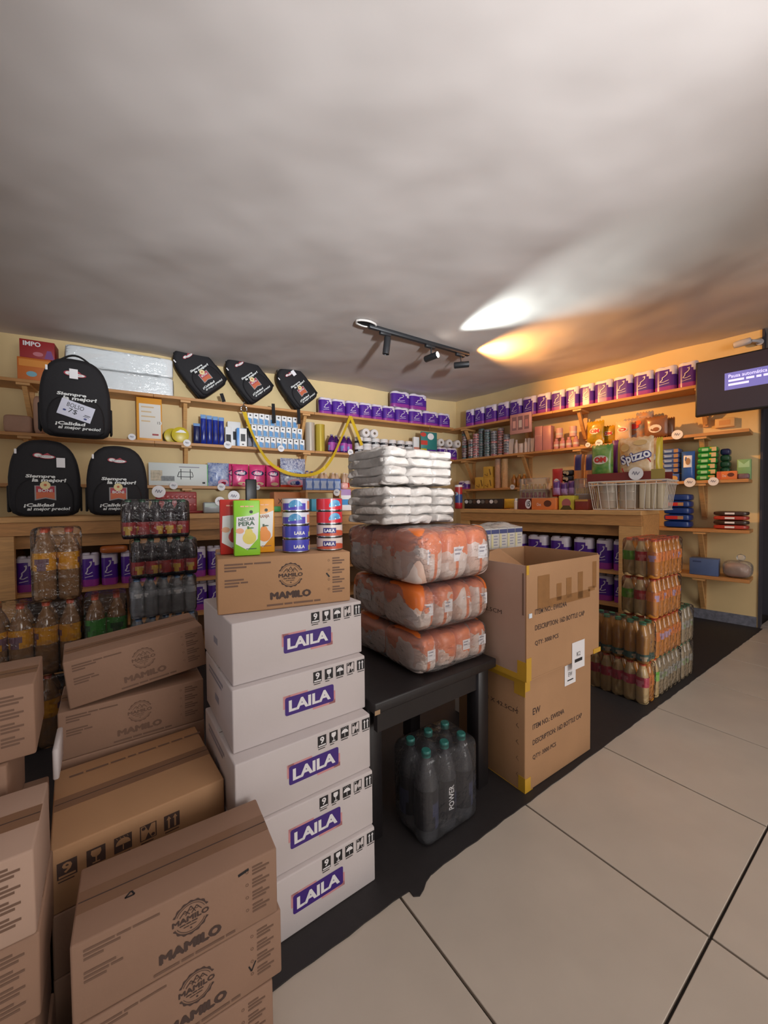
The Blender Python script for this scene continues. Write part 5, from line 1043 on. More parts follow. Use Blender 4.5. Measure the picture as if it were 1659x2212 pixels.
vs, fs = sellip(.15, .10, .07, .7, 20, 10, .012, 4); sg_ = MB().add(vs, fs, 0, True).build('foil_bag', mat('silver_foil', (206, 206, 206), .18, metal=.9, bump=.6, bscale=22), None, W('L', sp('L', 520, 1080, 1.34)[0], 1.34, LC+.001), LRZ); tag(sg_, 'crumpled silver foil bag with price tag on the left counter', 'bag')
# orange tray and cake tub in the left counter opening
vs, fs = sellip(.16, .10, .055, .5, 18, 8); o = MB().add(vs, fs, 0, True).build('wrapped_loaf', mat('orange_wrap', (196, 110, 56), .2), None, W('L', sp('L', 245, 1178, 1.44)[0], 1.40, .818), LRZ); tag(o, 'orange wrapped loaf lying on the purple packs in the left counter', 'loaf')
# ------------------------------------------------------------------ right wall, second shelf
zb = SHZ['B']
def small_can(mats, r, h): return MB().lathe([(r*.9, 0, 1), (r, .003, 1), (r, .006, 0), (r, h-.006, 0), (r, h-.003, 1), (r*.9, h, 1)], 14).mesh('small_tin', mats)
CANS = [small_can([mat('tin_'+n_, c, .3, c2=c2, scale=30), STEEL], .043, .034) for n_, c, c2 in (('maroon', (120, 50, 60), (200, 190, 186)), ('teal', (110, 140, 140), (60, 80, 90)), ('slate', (150, 150, 154), (70, 84, 104)), ('rose', (170, 80, 86), (204, 170, 170)))]
for i, (px, yt, kd) in enumerate(((1000, 931, 0), (1014, 944, 0), (1024, 935, 3), (1036, 925, 1), (1049, 922, 1), (1063, 927, 2), (1078, 920, 3), (1091, 935, 2))):
    n = .21 if i % 3 else .16; s, _ = sp('R', px, 960, n); zt_ = sp('R', px, yt, n)[1]; cnt = max(4, int((zt_-zb)/.0345))
    for k in range(cnt):
        o = inst('small_tin', CANS[kd if k % 5 else (kd+1) % 4], None, W('R', s+random.uniform(-.002, .002), n-.045, zb+.001+k*.0345), random.random()*6); tag(o, f'small tin in can stack {ORD[i+1]} from the corner, {ORD[k+1]} from the bottom', 'tin', 'small tins stacked on the right wall')
WC = mat('cosmetic_white', (216, 200, 190), .35); PKC = mat('cosmetic_pink', (206, 140, 136), .35, var=.05, scale=10); PKL = mat('cosmetic_pale_pink', (220, 170, 160), .35)
for i, (px, yt, r, tp) in enumerate(((1102, 948, .030, 't'), (1113, 950, .022, 'b'), (1123, 958, .024, 'j'), (1133, 947, .018, 'b'), (1140, 946, .014, 't'), (1148, 946, .022, 't'))):
    s, _ = sp('R', px, 960, .2); h = sp('R', px, yt, .2)[1]-zb; r *= 1.25
    if tp == 't': b = MB().add([(-r*.7, -r*.5, 0), (r*.7, -r*.5, 0), (r*.7, r*.5, 0), (-r*.7, r*.5, 0), (-r, -.006, h), (r, -.006, h), (r, .006, h), (-r, .006, h)], [(3, 2, 1, 0), (4, 5, 6, 7), (0, 1, 5, 4), (1, 2, 6, 5), (2, 3, 7, 6), (3, 0, 4, 7)])
    elif tp == 'b': b = MB().lathe([(r*.9, 0), (r, .01), (r, h*.7), (r*.5, h*.8), (r*.5, h)], 14)
    else: b = MB().lathe([(r, 0), (r, h*.55), (r*1.05, h*.56), (r*1.05, h)], 16)
    o = b.build('cosmetic', WC, None, W('R', s, .17, zb+.001), RRZ); tag(o, f'white cosmetic {dict(t="tube", b="bottle", j="jar")[tp]} on the second right shelf, {ORD[i+1]} from the can stacks', 'cosmetic', 'white cosmetics on the right wall')
    MB().lathe([(r*.3, .0005), (r*.3, h*.06)], 8).build('base_ring', PKL, o)
goods('R', 1155, 1171, 921, zb, .22, .09, 'gift_box', 'tall pink cosmetic box left of the wider pink box', 'box', PKC, lambda b, w, h: b.rect(0, h*.62, w, h*.64, Y8, 0), [PKL], yy=950)
goods('R', 1172, 1190, 920, zb, .22, .10, 'gift_box', 'plain pink cosmetic box beside the perfume bottles', 'box', PKC, yy=950)
for i, (px, yt) in enumerate(((1199, 938), (1212, 938), (1205, 908), (1226, 932), (1241, 932), (1235, 910))):
    up = i in (2, 5); s, _ = sp('R', px, 950, .2); zz = zb+.001
    h = .115 if up else .135; r = .032 if not up else .04
    if up: zz += .138
    o = MB().lathe([(r*.95, 0), (r, .006), (r, h*.72), (r*.6, h*.80), (r*.6, h)] if not up else [(r, 0), (r, h)], 16).build('cosmetic', PKL if up else PKC, None, W('R', s, .16, zz), RRZ); tag(o, f'pink {"jar stacked on" if up else "bottle in"} the pink cosmetics row, {ORD[i+1]} counted', 'cosmetic', 'pink cosmetics on the right wall')
    MB().lathe([(r*1.01, h*.3), (r*1.01, h*.5)], 16, cap=False).build('label_band', WC, o)
s0, s1 = sp('R', 1102, 915, .30)[0], sp('R', 1148, 915, .30)[0]; w = s1-s0; z0 = sp('R', 1125, 936, .30)[1]; h = sp('R', 1125, 893, .30)[1]-z0
pk = MB().rbox(0, 0, 0, w, .02, h, .003, 1).build('hanging_gift_box', mat('pale_rose_card', (214, 160, 152), .45), None, W('R', s0, .305, z0), RRZ); tag(pk, 'pale rose boxed gift set hanging from the top right shelf', 'gift box')
for i in range(3): MB().rect(w*(.10+.29*i), h*.18, w*(.32+.29*i), h*.86, Y8, 0).rect(w*(.14+.29*i), h*.3, w*(.28+.29*i), h*.66, Y8-.0008, 1).build('window_print', [mat('rose_window', (150, 110, 110), .3), (PKL, WC, PKC)[i]], pk)
# snack bags on the second shelf
YB = mat('yellow_snack_film', (214, 160, 26), .25, c2=(130, 120, 20), scale=14); CB = mat('fruit_snack_film', (220, 150, 70), .25, c2=(90, 140, 170), scale=13); BB = mat('brown_snack_film', (150, 100, 62), .3, c2=(120, 76, 46), scale=6); RED = mat('snack_red', (200, 44, 36), .35); GNF = mat('green_snack_film', (150, 170, 90), .25, c2=(60, 130, 50), scale=16); TAN = mat('tan_snack_film', (206, 160, 110), .25, c2=(226, 196, 160), scale=7)
om = lambda t: (lambda b, w, h, sf: b.disc(0, h*.55, w*.3, h*.13, 0, 0, 18, sf(.001)).text(t, 0, h*.55, h*.17, 0, 1, w=w*.5, bold=.05, warp=sf(.003)))
for i, (x0, x1, yt, cm_, dc, nn, lb_) in enumerate(((1266, 1303, 912, YB, om('OM'), .26, 'yellow OM snack bag on the second right shelf'), (1296, 1330, 922, YB, om('OM'), .19, 'second yellow OM snack bag half behind the first'), (1326, 1362, 912, TAN, om('O'), .27, 'cream OM snack bag beside the fruit coloured bag'), (1345, 1392, 905, CB, lambda b, w, h, sf: b.disc(w*.0, h*.6, w*.25, h*.12, 0, 1, 14, sf(.001)).disc(w*.2, h*.75, w*.15, h*.1, 0, 2, 14, sf(.0012)).disc(-w*.05, h*.35, w*.2, h*.12, 0, 3, 14, sf(.001)), .20, 'fruit coloured snack bag in the middle of the second right shelf'), (1372, 1410, 892, CB, None, .12, 'orange snack bag peeking out behind the fruit coloured bag'), (1390, 1440, 902, BB, lambda b, w, h, sf: b.disc(0, h*.4, w*.28, h*.2, 0, 0, 14, sf(.001)).disc(w*.05, h*.36, w*.14, h*.1, 0, 3, 12, sf(.002)), .27, 'brown and white snack bag under the television'), (1425, 1456, 905, BB, None, .19, 'plain brown snack bag behind the brown and white one'))):
    bag('R', x0, x1, yt, zb, nn, .058, lb_, lambda u, v: 0, [cm_], dc, [mat('snack_white', (226, 214, 200), .35), RED, mat('snack_orange', (224, 110, 40), .35), mat('snack_brown', (150, 90, 50), .4)], yy=930, seed=20+i, zig=.012)
# third shelf, right wall
zc = SHZ['C']
tp_pack('RC', .17, .12, .11, W('R', sp('R', 1001, 1035, .2)[0], .17, zc+.001), RRZ+.1, 'loose purple paper pack at the corner end of the third right shelf', None)
YBX = mat('yellow_soap_box', (214, 172, 70), .45)
for i, (x0, x1, y0, y1) in enumerate(((1026, 1044, 1031, 1052), (1045, 1063, 1031, 1052), (1044, 1062, 1008, 1030))):
    z = zc if i < 2 else sp('R', 1054, 1031, .22)[1]+.001
    goods('R', x0, x1, y0, z, .22-.01*(i == 2), .08, 'soap_box', ('left yellow box of three on the third right shelf', 'right yellow box of three on the third right shelf', 'yellow box stacked on the other two, third right shelf')[i], 'box', YBX, lambda b, w, h: b.line([(w*.15, h*.3), (w*.5, h*.12), (w*.5, h*.4)], w*.06, Y8).line([(w*.72, h*.75), (w*.88, h*.2)], w*.12, Y8), [mat('brown_ink', (120, 84, 36), .5)], group='yellow boxes on the third right shelf', yy=1040)
CUP = mat('stacked_cup_cream', (214, 176, 130), .5)
for i, px in enumerate((1073, 1088)):
    s, _ = sp('R', px, 1040, .2); zt_ = sp('R', px, 991, .2)[1]; hh = zt_-zc; pr = []; n_ = 14
    for k in range(n_): pr += [(.036, hh*k/n_), (.041, hh*(k+.75)/n_), (.041, hh*(k+.95)/n_)]
    o = MB().lathe(pr, 16, smooth=False).build('cup_sleeve', CUP if i else mat('cup_rose', (196, 160, 136), .5), None, W('R', s, .17, zc+.001), RRZ); tag(o, f'tall sleeve of nested cups on the third right shelf, {("left", "right")[i]} of two', 'cups')
OIL = pl('amber_oil', (150, 96, 30)); ols = bottle_set('oil', .034, .17, OIL, mat('gold_cap', (200, 150, 70), .3), None, seg=14, neck=.4)
for i, px in enumerate((1108, 1119, 1130)):
    s, _ = sp('R', px, 1040, .18); o = add_bottle(None, ols, W('R', s, .15, zc+.001)); tag(o, f'amber oil bottle on the third right shelf, {ORD[i+1]} from the cups', 'bottle', 'amber bottles on the third right shelf')
# right part of third shelf
BLP = mat('blue_biscuit_film', (48, 74, 150), .3, c2=(90, 120, 180), scale=9); DBL = mat('dark_blue_biscuit', (40, 36, 90), .3)
for i in range(5):
    s0, s1 = sp('R', 1432, 1000, .2)[0], sp('R', 1468, 1000, .2)[0]; w = s1-s0
    o = MB().rbox(0, 0, 0, w, .16, .046, .012, 2).build('biscuit_pack', BLP, None, W('R', s0, .21, zc+.085+.002+i*.047), RRZ); tag(o, f'blue biscuit pack stacked on the third right shelf, {ORD[i+1]} from the bottom', 'biscuits', 'blue biscuit packs')
    MB().rect(w*.66, .006, w*.92, .04, Y8, 1).rect(w*.1, .012, w*.55, .03, Y8, 0).build('pack_print', [mat('sky_print', (150, 176, 214), .4), mat('cookie_print', (170, 130, 90), .5)], o)
o = goods('R', 1430, 1466, 1024, zc, .235, .17, 'biscuit_pack', 'larger blue biscuit pack with a bowl picture, base of its stack', 'biscuits', BLP, lambda b, w, h: b.disc(w*.7, h*.4, w*.25, h*.35, Y8, 0, 14).rect(w*.1, h*.5, w*.45, h*.8, Y8, 1), [mat('bowl_print', (206, 160, 90), .45), PAPER], yy=1030)
bag('R', 1470, 1499, 975, zc, .25, .07, 'bright blue cookie bag with white panel on the third right shelf', lambda u, v: 0, [mat('bright_blue_film', (54, 96, 176), .28)], lambda b, w, h, sf: b.rect(-w*.3, h*.45, w*.32, h*.85, 0, 0, sf(.001), n=6).disc(w*.05, h*.65, w*.18, h*.12, 0, 1, 12, sf(.002)), [PAPER, mat('cookie_print', (170, 130, 90), .5)], yy=1010, seed=40, zig=0)
GRP = mat('green_cookie_film', (44, 150, 66), .3); DGR = mat('dark_green_film', (24, 74, 50), .35)
for i in range(6):
    s0, s1 = sp('R', 1504, 1000, .22)[0], sp('R', 1546, 1000, .22)[0]; w = s1-s0; off = (0, .004, .0, .006, .008, .010)[i]
    o = MB().rbox(0, 0, 0, w, .15, .050, .016, 2).build('cookie_pack', GRP, None, W('R', s0+off, .225, zc+.002+i*.0515), RRZ); tag(o, f'green cookie pack on the third right shelf, {ORD[i+1]} from the bottom', 'cookies', 'green cookie packs')
    MB().rect(w*.22, .012, w*.55, .036, Y8, 0).rect(w*.72, .006, w*.96, .044, Y8, 1).rect(w*.62, .03, w*.72, .044, Y8, 2).build('pack_print', [mat('pale_green_print', (160, 210, 160), .4), mat('cream_cookie', (206, 184, 140), .5), YEL], o)
for i in range(5):
    s0, s1 = sp('R', 1556, 1000, .16)[0], sp('R', 1577, 1000, .16)[0]; w = s1-s0
    o = MB().rbox(0, 0, 0, w, .12, .055, .016, 2).build('cookie_pack', DGR if i < 4 else mat('navy_film', (26, 34, 84), .35), None, W('R', s0, .18, zc+.002+i*.0565), RRZ); tag(o, f'dark green cookie pack behind the orange box, {ORD[i+1]} from the bottom', 'cookies', 'dark green cookie packs')
goods('R', 1548, 1592, 1018, zc, .275, .07, 'chocolate_box', 'orange chocolate box on the third right shelf', 'box', mat('orange_choc_box', (222, 124, 64), .4), lambda b, w, h: b.disc(w*.70, h*.55, w*.17, h*.25, Y8, 0, 16).rect(w*.0, h*.0, w*.22, h, Y8, 1).text('Choc', w*.38, h*.45, h*.3, Y8-.0006, 2, w=w*.2), [mat('choc_brown', (100, 50, 30), .4), mat('deep_orange', (206, 96, 60), .4), PAPER], yy=1028)
goods('R', 1593, 1618, 1023, zc, .265, .08, 'wrapped_bar', 'mauve wrapped bar at the end of the third right shelf', 'snack', mat('mauve_wrap', (120, 96, 104), .25, var=.2, scale=30), r=.01, yy=1028)
goods('R', 1592, 1622, 992, zc, .15, .07, 'display_box', 'pale green open box behind the mauve bar', 'box', mat('pale_green_box', (130, 176, 120), .45), lambda b, w, h: b.poly([(w*.1, h*.6), (w*.9, h*.6), (w*.9, h*.95), (w*.5, h*.75), (w*.1, h*.95)], Y8, 0), [mat('mint_ink', (170, 214, 170), .45)], yy=1010)
# fourth and lowest shelf
zd, ze = SHZ['D'], SHZ['E']
for i in range(5):
    s0, s1 = sp('R', 1432, 1110, .24)[0], sp('R', 1492, 1110, .24)[0]; w = s1-s0; hh = .064
    vs, fs = sellip(w, .20, hh, .4, 22, 8, .004, i); o = MB().add(vs, fs, [0]*(22*8), True).build('rice_bag', mat('deep_blue_bag', (28, 58, 130), .3), None, W('R', (s0+s1)/2, .15, zd+.002+i*.0645), RRZ); tag(o, f'deep blue food bag on the fourth right shelf, {ORD[i+1]} from the bottom', 'bag', 'blue bags on the fourth right shelf')
    if i % 2: MB().rect(-w*.4, hh*.25, w*.05, hh*.75, -.1015, 0).rect(w*.05, hh*.25, w*.25, hh*.75, -.1015, 1).build('bag_print', [mat('red_bag_print', (196, 54, 50), .4), mat('tan_bag_print', (170, 130, 90), .4)], o)
for i in range(4):
    s0, s1 = sp('R', 1540, 1125, .22)[0], sp('R', 1618, 1125, .22)[0]; w = s1-s0
    vs, fs = sellip(w, .15, .04, .45, 22, 8, .004, i+4); o = MB().add(vs, fs, 0, True).build('noodle_pack', mat('red_noodle_film', (176, 64, 48), .3) if i % 2 == 0 else mat('brown_noodle_film', (66, 46, 34), .3), None, W('R', (s0+s1)/2, .17, zd+.002+i*.0405), RRZ); tag(o, f'{("red", "dark brown")[i % 2]} noodle pack on the fourth right shelf, {ORD[i+1]} from the bottom', 'noodles', 'noodle packs')
    MB().rect(-w*.15, .012, w*.12, .028, -.0765).build('pack_print', PAPER, o)
goods('R', 1489, 1551, 1207, ze, .25, .12, 'storage_box', 'slate blue box on the lowest right shelf', 'box', mat('slate_blue_box', (82, 104, 150), .45, var=.08, scale=10), lambda b, w, h: b.bars(w*.12, h*.85, [[w*.3]], h*.08, 0, Y8, 0), [mat('dark_blue_ink', (56, 70, 110), .5)], yy=1230)
vs, fs = sellip(.18, .15, .13, .75, 22, 10, .008, 2); brd = MB().add(vs, fs, 0, True).build('bread_bag', mat('bread_crust', (150, 98, 62), .4, c2=(190, 150, 120), scale=9), None, W('R', sp('R', 1592, 1235, .2)[0], .17, ze+.002), RRZ); tag(brd, 'bread in a clear tied bag on the lowest right shelf', 'bread')
vs, fs = sellip(.20, .17, .15, .6, 26, 12, .012, 6); MB().add(vs, fs, 0, True).build('clear_bag', film('bread_film', .8, (230, 230, 230), .1, 1.0, 20), brd); vs, fs = sellip(.07, .04, .06, .9, 12, 8, .01, 6); MB().add(vs, fs, 0, True, Matrix.Translation((.02, 0, .15))).build('bag_knot', film('bread_film', .8, (230, 230, 230), .1, 1.0, 20), brd)
# ------------------------------------------------------------------ right counter top
def cz(x0, x1, yt, n, dep, name, label, cat, body, deco=None, dm=(), z=None, r=.003, group=None): return goods('R', x0, x1, yt, (z or LC)-.0006, n, dep, name, label, cat, body, deco, dm, group, r, yy=1080)
s, _ = sp('R', 988, 1080, 1.42); hh = sp('R', 988, 1047, 1.42)[1]-LC; rr = .041
tn_ = MB().lathe([(rr*.94, 0, 1), (rr, .004, 0), (rr, hh*.25, 2), (rr, hh*.6, 0), (rr, hh*.9, 3), (rr, hh-.004, 1), (rr*.94, hh, 1)], 22).build('food_tin', [mat('tin_crimson', (176, 40, 46), .3), STEEL, mat('tin_royal', (52, 76, 140), .3), mat('tin_white', (220, 220, 224), .3)], None, W('R', s, 1.40, LC), RRZ); tag(tn_, 'tall red, white and blue tin at the left end of the right counter', 'tin')
MB().disc(0, hh*.62, .022, .02, 0, 0, 14, lambda x, z: (math.sin(x/rr)*(rr+.001), -math.cos(x/rr)*(rr+.001), z)).build('tin_label', mat('tin_skyblue', (150, 190, 206), .3), tn_)
cz(1003, 1086, 1078, 1.25, .14, 'sweets_tray', 'dark tray of small sweets on the right counter', 'tray', mat('dark_tray', (44, 34, 30), .5), lambda b, w, h: [b.disc(w*(.06+.11*i), h*.72, w*.05, h*.2, Y8, i % 3, 8) for i in range(8)], [WHITE, mat('sweet_grey', (120, 116, 110), .4), mat('sweet_brown', (90, 66, 50), .4)])
bag('R', 1086, 1112, 1079, LC, 1.36, .05, 'small yellow pouch lying on the right counter', lambda u, v: 0, [mat('mustard_film', (200, 160, 40), .3)], name='pouch', cat='pouch', yy=1085, seed=51)
s, _ = sp('R', 1115, 1085, 1.42); o = MB().lathe([(.018, 0), (.02, .004), (.02, .075), (.014, .08), (.014, .10)], 12).build('small_bottle', WC, None, W('R', s, 1.42, LC), RRZ); tag(o, 'little white bottle beside the orange chocolate box', 'bottle'); MB().lathe([(.0145, .082), (.015, .104)], 10).build('cap', WHITE, o)
ACR = film('clear_acrylic', .86, (230, 226, 220), .05, .0, 5)
def acrylic(x0, x1, yt, n, label, lvls, c1, c2):
    s0, s1 = sp('R', x0, 1070, n)[0], sp('R', x1, 1070, n)[0]; w = s1-s0; h = sp('R', x0, yt, n)[1]-LC
    t = thing('acrylic_display', label, 'display', W('R', s0, n, LC+.001), RRZ); MB().rbox(0, 0, .0, w, .115, h-.002, .004, 1).build('clear_case', ACR, t)
    for k in range(lvls):
        zz = .03+k*(h-.06)/lvls; MB().box(.005, .005, zz-.004, w-.005, .11, zz).build('tier', WHITE, t)
        for i in range(6):
            x = w*(.1+.16*i); c = c1 if k % 2 == 0 else c2; MB().lathe([(w*.055, zz+.001), (w*.065, zz+.02), (w*.04, zz+.035), (w*.055, zz+.045), (w*.02, zz+.052)], 10, T=Matrix.Translation((x, .03, 0))).build('candy', c, t)
    return t
GOLD = mat('gold_wrapper', (206, 170, 96), .3, metal=.4); CRIM = mat('crimson_wrapper', (150, 30, 50), .3)
cz(1119, 1145, 1077, 1.44, .13, 'candy_box', 'dark red candy box with round 15 tag on the right counter', 'box', mat('maroon_box', (110, 36, 34), .45), lambda b, w, h: b.disc(w*.85, h*.5, w*.24, h*.42, Y8, 0, 18).text('15', w*.87, h*.5, h*.5, Y8-.0006, 1, w=w*.26, bold=.04), [PAPER, BLK])
cz(1148, 1200, 1076, 1.45, .12, 'chocolate_box', 'orange chocolate display box at the front of the right counter', 'box', mat('orange_choc_box', (222, 124, 64), .4), lambda b, w, h: b.disc(w*.68, h*.52, w*.16, h*.28, Y8, 0, 16).text('Choc', w*.32, h*.45, h*.26, Y8, 1, w=w*.18), [mat('choc_brown', (100, 50, 30), .4), PAPER])
acrylic(1122, 1178, 1034, 1.30, 'clear acrylic case of gold and red candies on the right counter', 3, GOLD, CRIM)
cz(1207, 1240, 1071, 1.42, .10, 'candy_box', 'yellow open candy box holding a pink roll', 'box', mat('lemon_box', (206, 190, 60), .4), lambda b, w, h: b.disc(w*.5, h*.45, w*.3, h*.35, Y8, 0, 14).poly([(w*.1, 0), (w*.9, 0), (w*.7, h*.3), (w*.3, h*.3)], Y8-.0005, 1), [mat('mauve_pink', (170, 96, 96), .4), mat('olive_dark', (80, 66, 30), .5)])
hz = sp('R', 1220, 1071, 1.42)[1]
for i in range(3): bag('R', 1192+16*i, 1207+16*i, 1040+4*(i % 2), hz+.002, 1.40-.04*i, .05, f'purple sweets bag above the yellow candy box, {ORD[i+1]} from left', lambda u, v: 1 if v < .5 else 0, [mat('purple_sweet_film', (96, 50, 120), .3), mat('lilac_sweet_film', (170, 130, 180), .3)], yy=1055, seed=60+i, name='sweets_bag', group='purple sweets bags')
cz(1242, 1270, 1079, 1.44, .12, 'candy_box', 'brick red candy box left of the wire basket', 'box', mat('brick_box', (128, 46, 34), .45), lambda b, w, h: b.rect(0, h*.82, w, h*.98, Y8, 0), [mat('gold_ink', (200, 150, 70), .4)])
acrylic(1240, 1270, 1034, 1.315, 'clear acrylic tube case of red candies beside the wire basket', 2, CRIM, GOLD)
bag('R', 1191, 1213, 1014, LC+.11, 1.2, .04, 'red sweets bag behind the purple ones', lambda u, v: 0, [mat('red_sweet_film', (190, 44, 36), .3)], lambda b, w, h, sf: b.disc(0, h*.5, w*.3, h*.15, 0, 0, 12, sf(.001)), [PAPER], yy=1030, seed=66, name='sweets_bag')
for i in range(4):
    s, _ = sp('R', 1226, 1020, 1.15); o = MB().rbox(-.05, 0, 0, .05, .08, .052, .014, 2).build('sweets_pack', mat('black_sweet_film', (36, 32, 40), .3), None, W('R', s+.006*(i % 2), 1.16, sp('R', 1221, 1066, 1.17)[1]+.003+.054*i), RRZ+.04*i); tag(o, f'dark sweets pack in the rear pile of the right counter, {ORD[i+1]} up', 'sweets', 'dark sweets packs'); MB().disc(-.025, .03, .018, .012, Y8, 0, 10).disc(-.002, .022, .012, .018, Y8, 0, 10).build('petal_print', mat('cream_petal', (214, 190, 150), .4), o)
o = goods('R', 1203, 1236, 1066, LC, 1.17, .10, 'candy_box', 'plain brown box under the dark sweets pile', 'box', CARD2, yy=1075)
for i, (x0, x1) in enumerate(((1237, 1258), (1261, 1281))):
    bag('R', x0, x1, 983, sp('R', 1260, 1064, 1.19)[1]+.002, 1.18, .05, f'purple and orange peanut bag standing behind the candy, {("left", "right")[i]}', lambda u, v: 0 if v > .55 and abs(u-.5) < .33 else (2 if v < .22 else 1), [mat('indigo_nut_film', (56, 44, 110), .3), mat('orange_nut_film', (214, 140, 80), .3), mat('peach_nut_film', (224, 180, 150), .3)], yy=1020, seed=70+i, name='peanut_bag')
goods('R', 1238, 1282, 1064, LC, 1.19, .08, 'candy_box', 'low brown box behind the acrylic tube case', 'box', CARD2, yy=1075)
# wire basket with steel canisters
n = 1.46; s0, s1 = sp('R', 1282, 1095, n)[0], sp('R', 1432, 1095, n)[0]; w = s1-s0; h = sp('R', 1300, 1042, n)[1]-LC; dp = .30
wb = thing('wire_basket', 'white wire basket of steel canisters on the right counter', 'basket', W('R', s0, n, LC+.002), RRZ); WW = mat('white_wire', (214, 206, 196), .35)
top = [(-.03, -.02, h), (w+.03, -.02, h), (w+.03, dp, h), (-.03, dp, h)]; bot = [(0, 0, .004), (w, 0, .004), (w, dp-.02, .004), (0, dp-.02, .004)]
MB().tube(top, .006, 6, closed=True).build('rim_wire', WW, wb); MB().tube([(a_, b_, c_-.025) for a_, b_, c_ in top], .004, 6, closed=True).build('rim_wire', WW, wb); MB().tube(bot, .004, 6, closed=True).build('base_wire', WW, wb)
for i in range(9):
    t = i/8; MB().tube([(w*t, 0, .004), (-.03+(w+.06)*t, -.02, h)], .0028, 5).build('upright_wire', WW, wb)
for i in range(1, 7):
    t = i/7
    for xx in ((0, -.03), (w, w+.03)): MB().tube([(xx[0], (dp-.02)*t, .004), (xx[1], -.02+(dp+.02)*t, h)], .0028, 5).build('upright_wire', WW, wb)
for q, px in enumerate((1313, 1358)):
    s, _ = sp('R', px, 1075, n-.08)
    for k in range(3):
        hh = h*.29; rr = .070; o = MB().lathe([(rr*.93, 0), (rr*.96, .004), (rr, hh*.9), (rr*1.02, hh*.92), (rr*1.02, hh), (rr*.9, hh)], 24).build('steel_canister', mat('brushed_steel', (214, 206, 192), .25, metal=.3), None, W('R', s, n-.10, LC+.016+k*(hh+.001)), RRZ); tag(o, f'steel canister in the wire basket, {("left", "right")[q]} stack, {ORD[k+1]} from the bottom', 'canister', 'steel canisters in the basket')
for i in range(4):
    x = w*(.665+.08*i); o = MB().rbox(0, 0, 0, w*.075, .16, h*.86, .006, 2).build('foam_cup_sleeve', mat('cream_sleeve', (204, 190, 162), .5, var=.05, scale=12), None, W('R', s0+x, n-.03, LC+.014), RRZ); tag(o, f'cream cup sleeve in the wire basket, {ORD[i+1]} from the canisters', 'cup sleeve', 'cream sleeves in the basket')
# crate and snack bags above the basket
n = 1.43; cz0 = LC+h+.012
s0, s1 = sp('R', 1268, 1035, n)[0], sp('R', 1436, 1035, n)[0]; w = s1-s0; chh = .06
cr = thing('snack_tray', 'dark red cardboard tray resting on the wire basket', 'tray', W('R', s0, n, cz0), RRZ); TRR = mat('dark_red_tray', (122, 42, 36), .5)
MB().box(0, 0, 0, w*.84, .006, chh).build('front_panel', TRR, cr); MB().box(w*.841, 0, 0, w, .006, chh*1.2).build('yellow_panel', mat('olive_panel', (160, 140, 70), .5), cr); MB().box(0, .0065, 0, w, .22, .006).build('tray_floor', TRR, cr); MB().box(0, .221, 0, w, .227, chh).build('back_panel', TRR, cr); MB().box(0, .0065, .0065, .006, .22, chh).build('side_panel', TRR, cr)
bag('R', 1274, 1320, 963, cz0+.008, n-.02, .085, 'green OM snack bag standing in the dark red tray', lambda u, v: 0, [GNF], lambda b, w, h, sf: b.disc(-w*.02, h*.55, w*.36, h*.13, 0, 0, 18, sf(.001)).text('OM', -w*.02, h*.55, h*.16, 0, 1, w=w*.55, bold=.06, warp=sf(.003)), [mat('snack_white', (226, 214, 200), .35), RED], yy=1000, seed=80, zig=.01)
SPZ = mat('spizzo_film', (206, 146, 76), .25, c2=(236, 216, 180), scale=16)
def spz(b, w, h, sf):
    b.line([(-w*.38, h*.18), (w*.42, h*.42)], h*.12, 0, 1, sf(.001)); b.text('Spizzo', w*.02, h*.48, h*.33, 0, 2, w=w*.92, bold=.10, rot=16, warp=sf(.004)); b.text('Spizzo', w*.02, h*.48, h*.30, 0, 0, w=w*.86, bold=.03, rot=16, warp=sf(.008)); b.disc(-w*.3, h*.75, w*.14, h*.1, 0, 3, 12, sf(.001)); b.disc(w*.15, h*.85, w*.2, h*.07, 0, 3, 12, sf(.001))
bag('R', 1334, 1408, 946, cz0+.008, n-.02, .085, 'large Spizzo snack bag in the dark red tray, front', lambda u, v: 2 if v < .12 else 0, [SPZ, mat('snack_purple', (120, 40, 120), .3), RED], spz, [PAPER, RED, mat('spz_blue', (48, 50, 130), .35), mat('popcorn', (206, 170, 110), .45)], yy=1000, seed=81, zig=.008)
bag('R', 1318, 1345, 952, cz0+.008, n-.12, .08, 'purple-edged snack bag turned sideways beside the Spizzo bag', lambda u, v: 0 if u < .6 else 1, [mat('snack_purple', (120, 40, 120), .3), mat('snack_yellow', (206, 180, 50), .3)], yy=1000, seed=82, zig=.008)
bag('R', 1400, 1428, 947, cz0+.008, n-.12, .08, 'second Spizzo bag with yellow side behind the front one', lambda u, v: 1 if u > .6 else 0, [SPZ, mat('snack_yellow', (206, 180, 50), .3)], lambda b, w, h, sf: b.text('o', -w*.1, h*.5, h*.18, 0, 0, w=w*.4, bold=.1, warp=sf(.003)), [PAPER], yy=1000, seed=83, zig=.008)
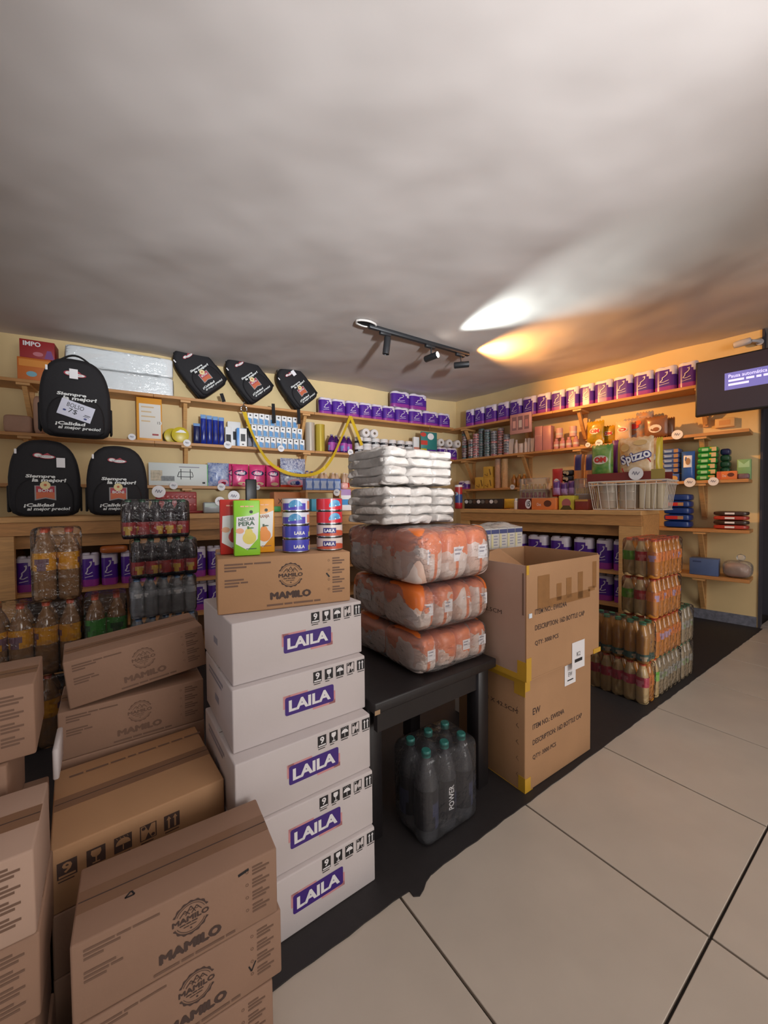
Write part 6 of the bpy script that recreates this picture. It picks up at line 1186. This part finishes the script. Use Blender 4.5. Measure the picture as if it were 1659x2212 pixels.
# ------------------------------------------------------------------ price tags
ti = 0
for side, px, py, n, ln, lb_ in (('L', 285, 944, .284, 14, 'under the orange-framed box'), ('L', 404, 957, .284, 15, 'under the yellow tubs'), ('L', 492, 961, .284, 16, 'right of the blue pouches'), ('L', 607, 969, .284, 14, 'under the light bulb boxes'), ('L', 757, 977, .284, 13, 'under the purple cleaner bottles'), ('L', 375, 1049, .284, 16, 'under the long white rack box'), ('L', 478, 1052, .284, 16, 'under the blue swirl detergent bag'), ('L', 556, 1053, .284, 11, 'under the pink detergent bags'), ('L', 343, 1062, 1.20, 26, 'on the brick red tray'), ('L', 475, 1083, 1.36, 20, 'on the grey wrapped packet'), ('L', 505, 1072, 1.42, 24, 'on the silver foil bag'), ('L', 727, 1064, 1.31, 15, 'on the small display stand'), ('R', 1107, 1052, .284, 11, 'under the amber oil bottles'), ('R', 1270, 961, .284, 10, 'left of two under the yellow snack bags'), ('R', 1294, 957, .284, 15, 'right of two under the yellow snack bags'), ('R', 1463, 939, .284, 20, 'under the brown snack bags'), ('R', 1374, 1023, 1.44, 28, 'on the dark red snack tray'), ('R', 1490, 1042, .284, 20, 'under the bright blue cookie bag'), ('R', 1541, 1040, .284, 18, 'under the orange chocolate box')):
    s, z = sp(side, px, py, n); Yd = W(side, s, n, z).y; r = ln/2*Yd/F
    o = MB().lathe([(r, 0), (r, .0015)], 22, T=Matrix.Rotation(R_(90), 4, 'X'), smooth=False).build('price_tag', PAPER, None, W(side, s, n+.003, z), RZ[side]); tag(o, 'round white price tag '+lb_, 'price tag', 'round price tags')
    MB().line([(-r*.5, -r*.1), (-r*.3, r*.35), (-r*.15, -r*.2), (r*.05, r*.3), (r*.2, -r*.2), (r*.5, r*.25)], r*.13, -.0022).build('scribble', GREYI, o)
# ------------------------------------------------------------------ yellow strap swag
pts = []
for px, py, n in ((527, 888, .30), (540, 925, .34), (557, 962, .38), (578, 995, .42), (600, 1012, .44), (625, 1023, .45), (652, 1027, .45), (678, 1024, .44), (700, 1012, .42), (720, 985, .38), (738, 945, .34), (757, 899, .30)):
    s, z = sp('L', px, py, n); pts.append(W('L', s, n, z))
fine_p = []
for i in range(len(pts)-1):
    p0_, p1_, p2_, p3_ = pts[max(i-1, 0)], pts[i], pts[i+1], pts[min(i+2, len(pts)-1)]
    for k in range(4):
        t = k/4; fine_p.append(.5*((2*p1_)+(-p0_+p2_)*t+(2*p0_-5*p1_+4*p2_-p3_)*t*t+(-p0_+3*p1_-3*p2_+p3_)*t**3))
fine_p.append(pts[-1])
YS = mat('yellow_strap', (220, 184, 40), .5)
org = fine_p[0]; sw = thing('yellow_strap', 'yellow webbing strap looping down from the top left shelf', 'strap', org)
MB().band([p_-org for p_ in fine_p], lambda t: tuple(LN*1.0+LD*(.9*math.sin(t*9))+Vector((0, 0, .55 if .3 < t < .75 else 0))), .040, .002).build('webbing', YS, sw)
s, z = sp('L', 757, 899, .30); e_ = W('L', s, .30, z); s2, z2 = sp('L', 782, 962, .32); e2 = W('L', s2, .32, z2)
MB().band([e_-org, (e_+e2)/2-org, e2-org], tuple(LN+LD*.3), .045, .002).build('webbing_end', YS, sw)
MB().tube([Vector((.03*math.cos(6.283*i/14), 0, .03*math.sin(6.283*i/14)+.025)) for i in range(14)], .006, 6, closed=True, T=Matrix.Rotation(LRZ, 4, 'Z')).build('metal_ring', STEEL, sw)
MB().tube([(0, 0, .05), (.0, 0, .09), (.01, 0, .10)], .006, 6).build('hook', STEEL, sw)
